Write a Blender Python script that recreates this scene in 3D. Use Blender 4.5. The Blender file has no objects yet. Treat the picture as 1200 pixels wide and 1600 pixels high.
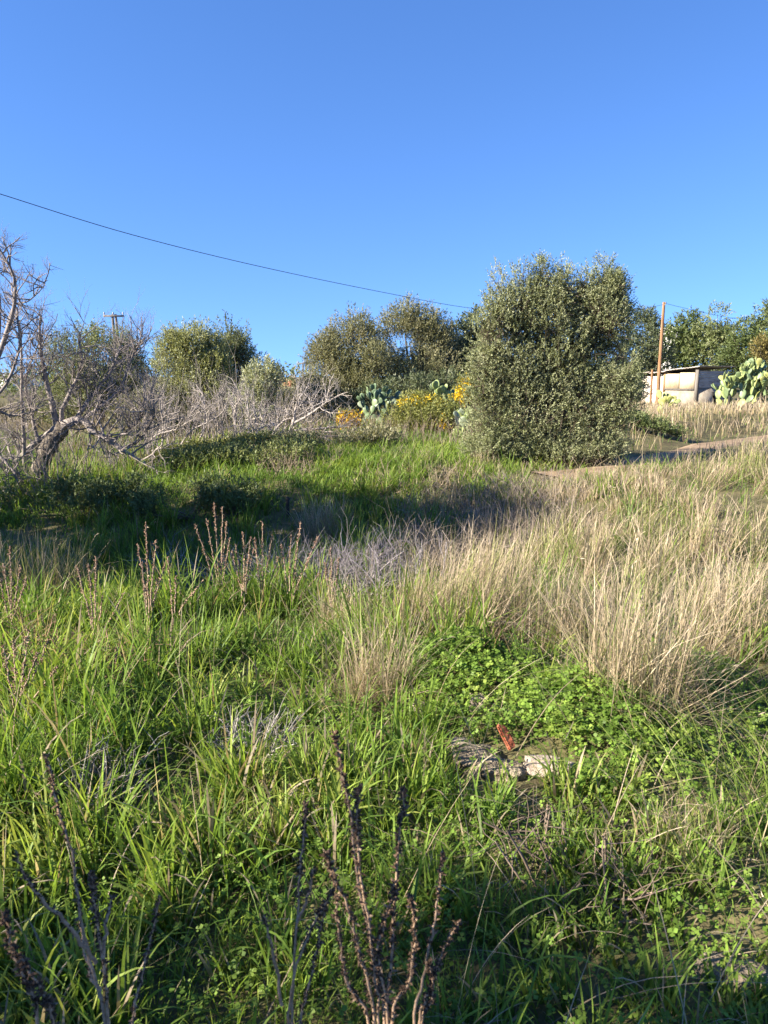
import bpy, math, random
import numpy as np
from mathutils import Vector

random.seed(7)
RG = np.random.default_rng(7)
scene = bpy.context.scene
COL = scene.collection

# ------------------------------------------------------------------ camera
PITCH = math.radians(10.0)          # looking slightly down
FPX = 1202.0                        # focal length in photograph pixels
EYE = 1.6
cam_d = bpy.data.cameras.new('camera')
cam_d.sensor_fit = 'VERTICAL'
cam_d.sensor_height = 34.6
cam_d.lens = 34.6 * FPX / 1600.0
cam_d.clip_start = 0.05
cam_d.clip_end = 5000
cam_d.dof.use_dof = True
cam_d.dof.focus_distance = 6.0
cam_d.dof.aperture_fstop = 8.0
cam = bpy.data.objects.new('camera', cam_d)
cam.location = (0, 0, EYE)
cam.rotation_euler = (math.pi / 2 - PITCH, 0, 0)
COL.objects.link(cam)
scene.camera = cam

# ------------------------------------------------------------------ light
SUN_EL = math.radians(27)
SUN_AZ = math.radians(-110)         # from +Y towards +X: the sun stands left and a little behind the camera
sun_dir = Vector((math.sin(SUN_AZ) * math.cos(SUN_EL), math.cos(SUN_AZ) * math.cos(SUN_EL), math.sin(SUN_EL)))
world = bpy.data.worlds.new('World')
scene.world = world
world.use_nodes = True
wn = world.node_tree.nodes
sky = wn.new('ShaderNodeTexSky')
sky.sky_type = 'NISHITA'
sky.sun_disc = False
sky.sun_elevation = SUN_EL
sky.sun_rotation = SUN_AZ
sky.air_density = 1.0
sky.dust_density = 0.0
sky.ozone_density = 4.0
# sky lookup is shifted upward so its low white band drops below the skyline
sco = wn.new('ShaderNodeTexCoord')
sof = wn.new('ShaderNodeVectorMath')
sof.operation = 'ADD'
sof.inputs[1].default_value = (0, 0, 0.20)
world.node_tree.links.new(sco.outputs['Generated'], sof.inputs[0])
world.node_tree.links.new(sof.outputs[0], sky.inputs['Vector'])
hsv = wn.new('ShaderNodeHueSaturation')
hsv.inputs['Hue'].default_value = 0.510
hsv.inputs['Saturation'].default_value = 1.16
world.node_tree.links.new(sky.outputs[0], hsv.inputs['Color'])
world.node_tree.links.new(hsv.outputs[0], wn['Background'].inputs[0])
wn['Background'].inputs[1].default_value = 0.086
sun_l = bpy.data.lights.new('sun', 'SUN')
sun_l.energy = 4.8
sun_l.angle = math.radians(0.5)
sun_l.color = (1.0, 0.90, 0.74)
sun = bpy.data.objects.new('sun', sun_l)
sun.rotation_euler = sun_dir.to_track_quat('Z', 'Y').to_euler()
COL.objects.link(sun)
scene.view_settings.view_transform = 'Standard'
scene.view_settings.look = 'None'
scene.view_settings.gamma = 1
scene.view_settings.exposure = 1.92
scene.cycles.max_bounces = 8
scene.cycles.transmission_bounces = 4
scene.cycles.transparent_max_bounces = 4

# ------------------------------------------------------------------ maths helpers
CP, SP = math.cos(PITCH), math.sin(PITCH)


def ray(px, py):
    u, v = (px - 600) / FPX, (800 - py) / FPX
    return np.array([u, CP + v * SP, -SP + v * CP])


def at(px, py, Y):
    """the point at distance Y that the photograph shows at this pixel"""
    d = ray(px, py)
    return np.array([0, 0, EYE]) + d * (Y / d[1])


def ground_at(px, py, z=0.0):
    d = ray(px, py)
    return (np.array([0, 0, EYE]) + d * ((z - EYE) / d[2]))[:2]


def pxm(Y):
    return Y / FPX / CP


def _hash(ix, iy, iz, seed):
    n = (ix * 374761393 + iy * 668265263 + iz * 2147483647 % 1000003 * 7919 + iz * 1274126177 + seed * 144665) & 0xffffffff
    n = ((n ^ (n >> 13)) * 1274126177) & 0xffffffff
    n = (n ^ (n >> 16)) & 0xffff
    return n / 65535.0


def noise3(p, seed=0):
    p = np.asarray(p, float)
    i = np.floor(p).astype(np.int64)
    f = p - i
    f = f * f * (3 - 2 * f)
    r = 0
    for dx in (0, 1):
        for dy in (0, 1):
            for dz in (0, 1):
                w = (f[..., 0] if dx else 1 - f[..., 0]) * (f[..., 1] if dy else 1 - f[..., 1]) * (f[..., 2] if dz else 1 - f[..., 2])
                r = r + w * _hash(i[..., 0] + dx, i[..., 1] + dy, i[..., 2] + dz, seed)
    return r


def noise2(x, y, s=1.0, seed=0):
    x, y = np.broadcast_arrays(np.asarray(x, float), np.asarray(y, float))
    return noise3(np.stack([x / s, y / s, np.zeros_like(x)], -1), seed)


def sig(t):
    return 1 / (1 + np.exp(-np.clip(t, -40, 40)))


PATH = np.array([(0.2, 10.6), (1.8, 10.8), (3.0, 11.2), (4.4, 12.7), (7.0, 16.0), (9.8, 18.4), (13.5, 20.4), (19, 22.0)])


def path_side(x, y):
    """signed distance behind (+) the path's centre line"""
    yc = np.interp(x, PATH[:, 0], PATH[:, 1])
    return (np.asarray(y) - yc) * 0.75


def cloverness(x, y):
    a = np.exp(-(((x - 0.38) / 0.38) ** 2 + ((y - 3.60) / 0.42) ** 2))
    b = np.exp(-(((x - 0.86) / 0.46) ** 2 + ((y - 3.05) / 0.48) ** 2))
    c = np.exp(-(((x - 1.55) / 0.30) ** 2 + ((y - 3.5) / 0.5) ** 2)) * 0.8
    return np.clip(1.6 * np.maximum(np.maximum(a, b), c) - 0.35, 0, 1)


def mound(x, y):
    return 0.19 * np.exp(-(((x - 0.36) / 0.27) ** 2 + ((y - 3.68) / 0.30) ** 2)) + 0.13 * np.exp(-(((x - 0.92) / 0.34) ** 2 + ((y - 3.25) / 0.38) ** 2)) + 0.05 * cloverness(x, y)


def height(x, y):
    x = np.asarray(x, float)
    y = np.asarray(y, float)
    dip = -0.42 * np.exp(-((y - 7.8) / 2.2) ** 2) * sig(-(x - 1.6) / 0.7)
    right = 0.22 * sig((x - 1.7) / 0.6) * sig((y - 3.2) / 0.8)
    s = path_side(x, y)
    bank = 0.42 * sig((s - 1.5) / 0.22) * sig((x - 4.6) / 0.5) * np.exp(-np.clip(s - 1.8, 0, 99) / 5)
    far = 0.004 * np.clip(y - 18, 0, 60) + 0.32 * sig((y - 10.1 - 0.3 * x) / 0.35) * sig((x + 3.4) / 0.5) * sig((1.6 - x) / 0.5)
    n = 0.16 * (noise2(x, y, 1.4, 3) - 0.5) + 0.07 * (noise2(x, y, 0.6, 4) - 0.5) + 0.22 * (noise2(x, y, 14, 5) - 0.5) * sig((np.hypot(x, y) - 22) / 4)
    flat = np.exp(-(s / 0.8) ** 2) * (x > 1.0)
    return dip + right + bank + far + n * (1 - 0.7 * flat) + 0.75 * mound(x, y)


# ------------------------------------------------------------------ mesh helpers
class MB:
    """collects points, faces and per-point colours, and links them as one mesh object"""

    def __init__(self):
        self.v, self.f, self.c, self.n = [], [], [], 0

    def add(self, V, F, C=None):
        V = np.asarray(V, np.float32).reshape(-1, 3)
        F = np.asarray(F, np.int64)
        self.v.append(V)
        self.f.append(F + self.n)
        if C is None:
            C = (0.5, 0.5, 0.5)
        C = np.asarray(C, np.float32)
        if C.ndim == 1:
            C = np.tile(C, (len(V), 1))
        self.c.append(C)
        self.n += len(V)

    def mesh(self, name, mat, smooth=False):
        V = np.concatenate(self.v)
        C = np.concatenate(self.c)
        me = bpy.data.meshes.new(name)
        me.vertices.add(len(V))
        me.vertices.foreach_set('co', V.ravel())
        sizes = np.concatenate([np.full(len(f), f.shape[1]) for f in self.f if len(f)])
        idx = np.concatenate([f.ravel() for f in self.f if len(f)])
        me.loops.add(len(idx))
        me.loops.foreach_set('vertex_index', idx.astype(np.int32))
        me.polygons.add(len(sizes))
        st = np.zeros(len(sizes), np.int32)
        st[1:] = np.cumsum(sizes)[:-1]
        me.polygons.foreach_set('loop_start', st)
        if smooth:
            me.polygons.foreach_set('use_smooth', np.ones(len(sizes), bool))
        a = me.attributes.new('Col', 'FLOAT_COLOR', 'POINT')
        a.data.foreach_set('color', np.concatenate([C, np.ones((len(C), 1), np.float32)], 1).astype(np.float32).ravel())
        me.update(calc_edges=True)
        me.validate()
        me.materials.append(mat)
        return me

    def build(self, name, mat, parent=None, smooth=False):
        o = bpy.data.objects.new(name, self.mesh(name, mat, smooth))
        COL.objects.link(o)
        if parent is not None:
            o.parent = parent
            w_ = Vector((0, 0, 0))
            q_ = parent
            while q_ is not None:
                w_ += Vector(q_.location)
                q_ = q_.parent
            o.location = -w_
        return o


def tag(o, label=None, cat=None, group=None, kind=None):
    if label:
        o['label'] = label
    if cat:
        o['category'] = cat
    if group:
        o['group'] = group
    if kind:
        o['kind'] = kind
    return o


def root(name, loc, label, cat, group=None):
    o = bpy.data.objects.new(name, None)
    o.empty_display_size = 0.2
    COL.objects.link(o)
    o.location = [float(c) for c in loc]
    return tag(o, label, cat, group)


def unit(a):
    a = np.asarray(a, float)
    return a / np.maximum(np.linalg.norm(a, axis=-1, keepdims=True), 1e-9)


def tube(mb, pts, rad, sides=6, col=(0.3, 0.25, 0.2), cap=True):
    pts = np.asarray(pts, float)
    n = len(pts)
    rad = np.broadcast_to(np.asarray(rad, float), (n,))
    t = unit(np.gradient(pts, axis=0))
    ref = np.array([0.31, 0.17, 0.93]) if abs(t[0][2]) < 0.9 else np.array([0.95, 0.1, 0.3])
    a = unit(np.cross(t, ref))
    b = np.cross(t, a)
    ang = np.arange(sides) * 2 * math.pi / sides
    ring = pts[:, None, :] + rad[:, None, None] * (np.cos(ang)[None, :, None] * a[:, None, :] + np.sin(ang)[None, :, None] * b[:, None, :])
    i = np.arange(n - 1)[:, None] * sides
    j = np.arange(sides)[None, :]
    jn = (j + 1) % sides
    F = np.stack([i + j, i + jn, i + sides + jn, i + sides + j], -1).reshape(-1, 4)
    mb.add(ring, F, col)
    if cap and rad[-1] > 0.004:
        mb.add(ring[-1], np.arange(sides)[None, :], col)
    if cap and rad[0] > 0.004:
        mb.add(ring[0], np.arange(sides)[None, ::-1], col)


BOXF = np.array([(0, 1, 3, 2), (4, 6, 7, 5), (0, 4, 5, 1), (2, 3, 7, 6), (0, 2, 6, 4), (1, 5, 7, 3)])


def boxv(o, ax, ay, az):
    """box from a corner and three edge vectors"""
    o, ax, ay, az = (np.asarray(q, float) for q in (o, ax, ay, az))
    return np.array([o + i * ax + j * ay + k * az for i in (0, 1) for j in (0, 1) for k in (0, 1)])


def blades(mb, P, h, w, az, lean, curl, segs, col_base, col_tip, side_rand=True):
    """ribbon grass blades; lean = start tilt, curl = how far the tip nods over"""
    n = len(P)
    if n == 0:
        return
    P = np.asarray(P, float)
    D = np.stack([np.cos(az), np.sin(az), np.zeros(n)], -1)
    sa = az + math.pi / 2 + (RG.uniform(-1.2, 1.2, n) if side_rand else 0)
    S = np.stack([np.cos(sa), np.sin(sa), np.zeros(n)], -1)
    V, C = [], []
    p = P.copy()
    step = h / segs
    for k in range(segs + 1):
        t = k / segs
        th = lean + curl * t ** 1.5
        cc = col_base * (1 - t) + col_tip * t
        if k < segs:
            ww = (w * (0.75 + 0.6 * t - 1.1 * t * t) * 0.5)[:, None]
            V += [p - S * ww, p + S * ww]
            C += [cc, cc]
            th2 = lean + curl * ((k + .5) / segs) ** 1.5
            p = p + (D * np.sin(th2)[:, None] + np.array([0, 0, 1.0]) * np.cos(th2)[:, None]) * step[:, None]
        else:
            V.append(p)
            C.append(cc)
    m = 2 * segs + 1
    V = np.stack(V, 1).reshape(-1, 3)
    C = np.stack(C, 1).reshape(-1, 3)
    o = (np.arange(n) * m)[:, None]
    q = np.concatenate([np.stack([o[:, 0] + 2 * k, o[:, 0] + 2 * k + 1, o[:, 0] + 2 * k + 3, o[:, 0] + 2 * k + 2], -1) for k in range(segs - 1)]) if segs > 1 else np.zeros((0, 4), int)
    tr = np.stack([o[:, 0] + 2 * segs - 2, o[:, 0] + 2 * segs - 1, o[:, 0] + 2 * segs], -1)
    base = mb.n
    mb.v.append(V.astype(np.float32))
    mb.c.append(C.astype(np.float32))
    if len(q):
        mb.f.append(q + base)
    mb.f.append(tr + base)
    mb.n += len(V)
    return p, th


def leaves(mb, P, D, L, W, C):
    """one folded diamond leaf per row"""
    n = len(P)
    r = RG.normal(size=(n, 3))
    S = unit(np.cross(D, r))
    N = np.cross(S, D)
    L = np.broadcast_to(L, (n,))[:, None]
    W = np.broadcast_to(W, (n,))[:, None]
    mid = P + D * L * 0.45 - N * L * 0.06
    V = np.stack([P, mid + S * W * .5, P + D * L, mid - S * W * .5], 1).reshape(-1, 3)
    F = (np.arange(n) * 4)[:, None] + np.arange(4)[None, :]
    mb.add(V, F, np.repeat(C, 4, 0))


def pick(cols, n, jit=0.18, t=None):
    """random albedo between listed colours"""
    cols = np.array(cols, float)
    t = RG.random(n) if t is None else np.clip(t, 0, 0.9999)
    x = t * (len(cols) - 1)
    i = x.astype(int)
    f = (x - i)[:, None]
    c = cols[i] * (1 - f) + cols[np.minimum(i + 1, len(cols) - 1)] * f
    return np.clip(c * (1 + jit * RG.normal(size=(n, 1))), 0.005, 0.9)


# ------------------------------------------------------------------ materials
def new_mat(name):
    m = bpy.data.materials.new(name)
    m.use_nodes = True
    nt = m.node_tree
    return m, nt, nt.nodes['Principled BSDF'], nt.nodes['Material Output']


def foliage(name, trans=0.35, rough=0.5, spec=0.35, grain=40.0, amount=0.25):
    m, nt, p, out = new_mat(name)
    a = nt.nodes.new('ShaderNodeAttribute')
    a.attribute_name = 'Col'
    g = nt.nodes.new('ShaderNodeNewGeometry')
    no = nt.nodes.new('ShaderNodeTexNoise')
    no.inputs['Scale'].default_value = grain
    nt.links.new(g.outputs['Position'], no.inputs['Vector'])
    mr = nt.nodes.new('ShaderNodeMapRange')
    mr.inputs['From Min'].default_value = 0.3
    mr.inputs['From Max'].default_value = 0.7
    mr.inputs['To Min'].default_value = 1 - amount
    mr.inputs['To Max'].default_value = 1 + amount
    nt.links.new(no.outputs['Fac'], mr.inputs['Value'])
    mul = nt.nodes.new('ShaderNodeVectorMath')
    mul.operation = 'SCALE'
    nt.links.new(a.outputs['Color'], mul.inputs[0])
    nt.links.new(mr.outputs[0], mul.inputs['Scale'])
    nt.links.new(mul.outputs[0], p.inputs['Base Color'])
    p.inputs['Roughness'].default_value = rough
    p.inputs['Specular IOR Level'].default_value = spec
    if trans > 0:
        tl = nt.nodes.new('ShaderNodeBsdfTranslucent')
        br = nt.nodes.new('ShaderNodeVectorMath')
        br.operation = 'MULTIPLY'
        br.inputs[1].default_value = (1.25, 1.2, 0.7)
        nt.links.new(mul.outputs[0], br.inputs[0])
        nt.links.new(br.outputs[0], tl.inputs['Color'])
        mx = nt.nodes.new('ShaderNodeMixShader')
        mx.inputs[0].default_value = trans
        nt.links.new(p.outputs[0], mx.inputs[1])
        nt.links.new(tl.outputs[0], mx.inputs[2])
        nt.links.new(mx.outputs[0], out.inputs['Surface'])
    return m


def surface(name, stops, scale=4.0, detail=6.0, rough=0.9, bump=0.3, bscale=30.0, stretch=(1, 1, 1), spec=0.2):
    m, nt, p, out = new_mat(name)
    tc = nt.nodes.new('ShaderNodeTexCoord')
    mp = nt.nodes.new('ShaderNodeMapping')
    mp.inputs['Scale'].default_value = stretch
    nt.links.new(tc.outputs['Object'], mp.inputs[0])
    no = nt.nodes.new('ShaderNodeTexNoise')
    no.inputs['Scale'].default_value = scale
    no.inputs['Detail'].default_value = detail
    no.inputs['Roughness'].default_value = 0.65
    nt.links.new(mp.outputs[0], no.inputs['Vector'])
    cr = nt.nodes.new('ShaderNodeValToRGB')
    els = cr.color_ramp.elements
    while len(els) < len(stops):
        els.new(0.5)
    for e, (pos, c) in zip(els, stops):
        e.position = pos
        e.color = (*c, 1)
    nt.links.new(no.outputs['Fac'], cr.inputs[0])
    nt.links.new(cr.outputs[0], p.inputs['Base Color'])
    p.inputs['Roughness'].default_value = rough
    p.inputs['Specular IOR Level'].default_value = spec
    n2 = nt.nodes.new('ShaderNodeTexNoise')
    n2.inputs['Scale'].default_value = bscale
    n2.inputs['Detail'].default_value = 5
    nt.links.new(mp.outputs[0], n2.inputs['Vector'])
    bp = nt.nodes.new('ShaderNodeBump')
    bp.inputs['Strength'].default_value = bump
    bp.inputs['Distance'].default_value = 0.05
    nt.links.new(n2.outputs['Fac'], bp.inputs['Height'])
    nt.links.new(bp.outputs[0], p.inputs['Normal'])
    return m


M = {}
M['soil'] = surface('soil', [(0.3, (0.07, 0.055, 0.033)), (0.5, (0.11, 0.10, 0.045)), (0.7, (0.2, 0.16, 0.09))], 1.2, 8, 0.95, 0.6, 14)
M['path'] = surface('path_dirt', [(0.3, (0.17, 0.12, 0.075)), (0.55, (0.28, 0.20, 0.13)), (0.75, (0.36, 0.28, 0.19))], 2.5, 8, 0.95, 0.5, 22)
M['grass'] = foliage('green_grass', 0.45, 0.5, 0.22)
M['straw'] = foliage('dry_straw', 0.25, 0.55, 0.3)
M['clover'] = foliage('clover_leaf', 0.4, 0.5, 0.2)
M['olive'] = foliage('olive_leaf', 0.28, 0.65, 0.15)
M['shrub'] = foliage('shrub_leaf', 0.25, 0.5, 0.3)
M['flower'] = foliage('broom_flower', 0.3, 0.6, 0.1)
M['twig'] = foliage('bare_wood', 0.0, 0.85, 0.15, 25.0, 0.35)
M['bark'] = surface('bark', [(0.3, (0.05, 0.042, 0.035)), (0.5, (0.13, 0.11, 0.09)), (0.7, (0.25, 0.22, 0.18))], 9, 8, 0.95, 1.0, 30, (1, 1, 0.25))
M['stalk'] = foliage('dead_stalk', 0.0, 0.8, 0.15, 120.0, 0.35)
M['cactus'] = foliage('cactus_skin', 0.0, 0.45, 0.4, 9.0, 0.2)
M['rock'] = surface('stone', [(0.3, (0.25, 0.20, 0.165)), (0.5, (0.33, 0.27, 0.225)), (0.72, (0.42, 0.355, 0.30))], 12, 10, 0.95, 0.5, 40)
M['clod'] = surface('earth_clod', [(0.3, (0.13, 0.10, 0.075)), (0.5, (0.27, 0.22, 0.16)), (0.72, (0.42, 0.36, 0.27))], 14, 10, 0.97, 1.0, 55)
M['tile'] = surface('clay', [(0.3, (0.30, 0.075, 0.04)), (0.55, (0.48, 0.15, 0.08)), (0.75, (0.55, 0.25, 0.16))], 20, 8, 0.9, 0.6, 60)
M['timber'] = surface('pole_timber', [(0.3, (0.15, 0.08, 0.042)), (0.5, (0.27, 0.15, 0.075)), (0.72, (0.38, 0.26, 0.17))], 5, 8, 0.85, 0.5, 14, (6, 6, 0.3))
M['greywood'] = surface('grey_timber', [(0.3, (0.10, 0.09, 0.08)), (0.6, (0.2, 0.18, 0.16))], 5, 6, 0.9, 0.4, 14, (6, 6, 0.3))
M['plaster'] = surface('lime_plaster', [(0.28, (0.34, 0.24, 0.17)), (0.45, (0.60, 0.50, 0.40)), (0.6, (0.72, 0.64, 0.55))], 1.6, 9, 0.95, 0.4, 25)
M['grey_wall'] = surface('grey_wall_coat', [(0.28, (0.16, 0.13, 0.10)), (0.5, (0.30, 0.26, 0.21)), (0.7, (0.40, 0.36, 0.30))], 2.2, 9, 0.95, 0.5, 25)
M['whitesheet'] = surface('white_sheet', [(0.28, (0.33, 0.24, 0.15)), (0.45, (0.50, 0.41, 0.28)), (0.62, (0.60, 0.51, 0.37))], 2.0, 9, 0.6, 0.1, 12, (1, 1, 0.5))
M['zinc'] = surface('weathered_zinc', [(0.3, (0.22, 0.17, 0.14)), (0.5, (0.40, 0.37, 0.34)), (0.7, (0.5, 0.48, 0.46))], 2.5, 8, 0.55, 0.15, 12, (1, 1, 3))
M['white'] = surface('whitewash', [(0.3, (0.7, 0.68, 0.64)), (0.7, (0.82, 0.81, 0.79))], 1, 6, 0.9, 0.1, 12)
M['roof'] = surface('roof_clay', [(0.3, (0.35, 0.14, 0.08)), (0.7, (0.5, 0.24, 0.14))], 3, 6, 0.9, 0.3, 12)
M['dark'] = surface('dark_opening', [(0.3, (0.02, 0.02, 0.02)), (0.7, (0.05, 0.045, 0.04))], 3, 4, 0.8, 0.1, 12)
M['cable'] = surface('black_cable', [(0.3, (0.015, 0.015, 0.017)), (0.7, (0.03, 0.03, 0.03))], 3, 2, 0.5, 0.0, 12)
M['ceramic'] = surface('insulator', [(0.3, (0.25, 0.22, 0.2)), (0.7, (0.4, 0.38, 0.36))], 3, 2, 0.3, 0.0, 12)

# ------------------------------------------------------------------ ground and path
ax = np.linspace(0, 1, 100) ** 3.2 * 900
gx = np.concatenate([-ax[::-1][:-1], ax])
ay = np.concatenate([-(np.linspace(0, 1, 40) ** 3)[::-1][:-1] * 300, np.linspace(0, 26, 150)[:-1], 26 + np.linspace(0, 1, 60) ** 2.6 * 1600])
X, Yg = np.meshgrid(gx, ay)
Z = height(X, Yg)
nx, ny = len(gx), len(ay)
ii = (np.arange(ny - 1)[:, None] * nx + np.arange(nx - 1)[None, :]).ravel()
mb = MB()
mb.add(np.stack([X, Yg, Z], -1).reshape(-1, 3), np.stack([ii, ii + 1, ii + nx + 1, ii + nx], -1))
tag(mb.build('ground', M['soil'], smooth=True), kind='structure')

mb = MB()
s = np.linspace(2.3, 19, 120)
yc = np.interp(s, PATH[:, 0], PATH[:, 1])
ker = np.ones(9) / 9
ycs = np.convolve(np.pad(yc, 4, mode='edge'), ker, 'valid')
rows = []
for k, off in enumerate(np.linspace(-0.38, 0.38, 9)):
    x = s - off * 0.55 + 0.10 * (noise2(s, k * 0 + s, 0.5, 20 + (k == 0) + 2 * (k == 8)) - 0.5) * (k in (0, 8)) * 3
    y = ycs + off * 0.8
    rows.append(np.stack([x, y, height(x, y) + (0.03 if k not in (0, 8) else -0.03)], -1))
V = np.stack(rows, 0).reshape(-1, 3)
n = len(s)
ii = (np.arange(8)[:, None] * n + np.arange(n - 1)[None, :]).ravel()
mb.add(V, np.stack([ii, ii + 1, ii + n + 1, ii + n], -1))
tag(mb.build('path', M['path'], smooth=True), kind='structure')


def hz(x, y):
    return float(height(np.array([x]), np.array([y]))[0])


# ------------------------------------------------------------------ trees
OLIVE = [(0.14, 0.162, 0.072), (0.215, 0.24, 0.12), (0.28, 0.30, 0.172), (0.36, 0.37, 0.245)]
OLIVE_BROWN = [(0.10, 0.11, 0.05), (0.165, 0.17, 0.085), (0.225, 0.22, 0.125), (0.30, 0.275, 0.175)]
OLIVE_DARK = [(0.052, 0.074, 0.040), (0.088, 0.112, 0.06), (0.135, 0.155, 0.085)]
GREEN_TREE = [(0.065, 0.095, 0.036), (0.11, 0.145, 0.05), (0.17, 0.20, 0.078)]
YELLOW_GREEN = [(0.12, 0.14, 0.036), (0.19, 0.205, 0.058), (0.27, 0.265, 0.095)]


def crown_points(lobes, n, seed, hollow=0.25, cut=0.36, cs=0.5):
    """sprig roots and outward directions spread through lumpy lobes"""
    lobes = np.array(lobes, float)
    area = (lobes[:, 3] * lobes[:, 5] + lobes[:, 4] * lobes[:, 5] + lobes[:, 3] * lobes[:, 4])
    k = RG.choice(len(lobes), n, p=area / area.sum())
    d = unit(RG.normal(size=(n, 3)))
    lump = 0.70 + 0.55 * noise3(d * 2.2 + k[:, None] * 7.3, seed) + 0.22 * (noise3(d * 6 + k[:, None] * 3.1, seed + 1) - 0.5)
    u = 1 - np.abs(RG.normal(size=n)) * 0.16
    inner = RG.random(n) < hollow
    u[inner] = RG.uniform(0.25, 0.85, inner.sum())
    P = lobes[k, :3] + d * lobes[k, 3:6] * (lump * u)[:, None]
    lift = 0.12 + height(P[:, 0], P[:, 1]) - P[:, 2]
    P[:, 2] += np.where((lift > 0) & (lift < 0.6), lift * RG.uniform(1.0, 1.8, n), 0)
    keep = (noise3(P / cs, seed + 5) > cut * RG.uniform(0.6, 1.15, n)) & (P[:, 2] > height(P[:, 0], P[:, 1]) + 0.05)
    return P[keep], d[keep]


def crown(lobes, n, per, leaf, wid, cols, seed, sprig=0.22, up=0.7, hollow=0.25, cut=0.36, cs=0.5, tint=0.5):
    mb = MB()
    P, d = crown_points(lobes, n, seed, hollow, cut, cs)
    D = unit(d * 0.7 + np.array([0, 0, up]) + RG.normal(size=d.shape) * 0.38)
    m = len(P)
    t = tint * noise3(P / 0.45, seed + 9) + (1 - tint) * RG.random(m)
    for j in range(per):
        f = (j + RG.random(m)) / per
        LD = unit(D * 0.75 + RG.normal(size=D.shape) * 0.55)
        C = pick(cols, m, 0.16, t + RG.normal(size=m) * 0.12)
        leaves(mb, P + D * (f * sprig)[:, None], LD, leaf * RG.uniform(0.7, 1.25, m), wid * RG.uniform(0.8, 1.2, m), C)
    # fine twigs carry the sprigs
    sel = RG.random(m) < 0.35
    Pt, Dt = P[sel], D[sel]
    if len(Pt):
        S = unit(np.cross(Dt, RG.normal(size=Dt.shape))) * 0.006
        V = np.stack([Pt - Dt * 0.25 - S, Pt - Dt * 0.25 + S, Pt + Dt * sprig], 1).reshape(-1, 3)
        mb.add(V, np.arange(len(V)).reshape(-1, 3), (0.10, 0.08, 0.06))
    return mb


def tree(name, label, cat, lobes_px, Y, n, per, leaf, wid, cols, seed, base=None, trunk=0.12, mat='olive', group=None, thick=0.9, plumes=14, **kw):
    """lobes in photograph pixels (x, y, half width, half height, extra depth) turned into real lobes at distance Y"""
    lobes = []
    for (px, py, rx, ry, dy) in lobes_px:
        c = at(px, py, Y + dy)
        s_ = pxm(Y + dy)
        lobes.append((c[0], c[1], c[2], rx * s_, rx * s_ * thick, ry * s_))
    prnd = np.random.default_rng(seed)
    main = list(lobes)
    for k in range(plumes):
        l = main[prnd.integers(len(main))]
        d = unit(prnd.normal(size=3) + np.array([0, -0.35, 0.25]))
        sc = prnd.uniform(0.26, 0.46)
        rr = min(l[3], l[5]) * sc
        lobes.append((l[0] + d[0] * l[3] * 0.82, l[1] + d[1] * l[4] * 0.82, l[2] + d[2] * l[5] * 0.78, rr, rr, rr * prnd.uniform(1.3, 2.2)))
    cx = np.mean([l[0] for l in lobes]) if base is None else base
    z0 = hz(cx, Y)
    r = root(name, (cx, Y, z0), label, cat, group)
    mb = MB()
    top = max(l[2] for l in lobes)
    zs = np.linspace(z0 - 0.1, z0 + (top - z0) * 0.55, 6)
    wob = RG.normal(size=(6, 2)) * trunk * 0.5
    pts = np.column_stack([cx + wob[:, 0], Y + wob[:, 1], zs])
    tube(mb, pts, np.linspace(trunk, trunk * 0.6, 6), 9)
    mb.build('trunk', M['bark'], r, smooth=True)
    for l in main:
        mbl = MB()
        a = pts[2]
        b = np.array(l[:3]) + np.array([0, l[4] * 0.2, l[5] * 0.3])
        q = np.linspace(0, 1, 6)[:, None]
        mid = a * (1 - q) + b * q + RG.normal(size=(6, 3)) * 0.06 * np.sin(q * math.pi)
        tube(mbl, mid, np.linspace(trunk * 0.42, trunk * 0.1, 6), 6)
        mbl.build('limb', M['bark'], r, smooth=True)
    cr = crown(lobes, n, per, leaf, wid, cols, seed, **kw)
    tag(cr.build('crown', M[mat], r), kind='stuff')
    return r


# the big olive beside the path
tree('olive_tree', 'big bushy grey-green olive tree beside the path, leafy to the ground', 'olive tree',
     [(864, 580, 92, 105, 0.07), (802, 540, 50, 88, -0.27), (852, 502, 46, 66, -0.30), (908, 505, 42, 60, -0.33), (949, 510, 34, 72, -0.40),
      (928, 610, 60, 92, -0.25), (802, 650, 70, 88, -0.16), (872, 680, 84, 76, -0.05), (928, 692, 50, 58, -0.33), (786, 725, 46, 44, -0.36), (852, 742, 60, 34, -0.25), (923, 738, 50, 30, -0.33),
      (790, 500, 36, 46, -0.38), (955, 498, 34, 46, -0.28), (822, 492, 30, 40, -0.31), (870, 500, 50, 50, -0.27), (918, 508, 42, 50, -0.33), (778, 458, 17, 36, -0.41), (812, 452, 16, 36, -0.42), (848, 446, 17, 36, -0.41), (884, 452, 16, 36, -0.42), (916, 454, 15, 34, -0.43), (946, 446, 18, 40, -0.40), (972, 480, 14, 44, -0.44), (850, 580, 60, 60, -0.19), (790, 580, 40, 60, -0.35), (800, 732, 60, 34, -0.25), (870, 742, 66, 30, -0.20), (935, 735, 50, 32, -0.33), (760, 700, 36, 50, -0.44), (972, 600, 26, 70, -0.52), (756, 560, 26, 70, -0.46), (761, 640, 34, 70, -0.46), (850, 462, 24, 28, -0.36), (897, 467, 22, 26, -0.37), (947, 460, 26, 30, -0.34), (766, 525, 22, 55, -0.49), (968, 580, 30, 70, -0.43)],
     12.5, 24000, 10, 0.042, 0.0130, OLIVE, 11, trunk=0.12, sprig=0.16, thick=0.85, cut=0.34, cs=0.36, tint=0.4, plumes=44)

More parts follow.
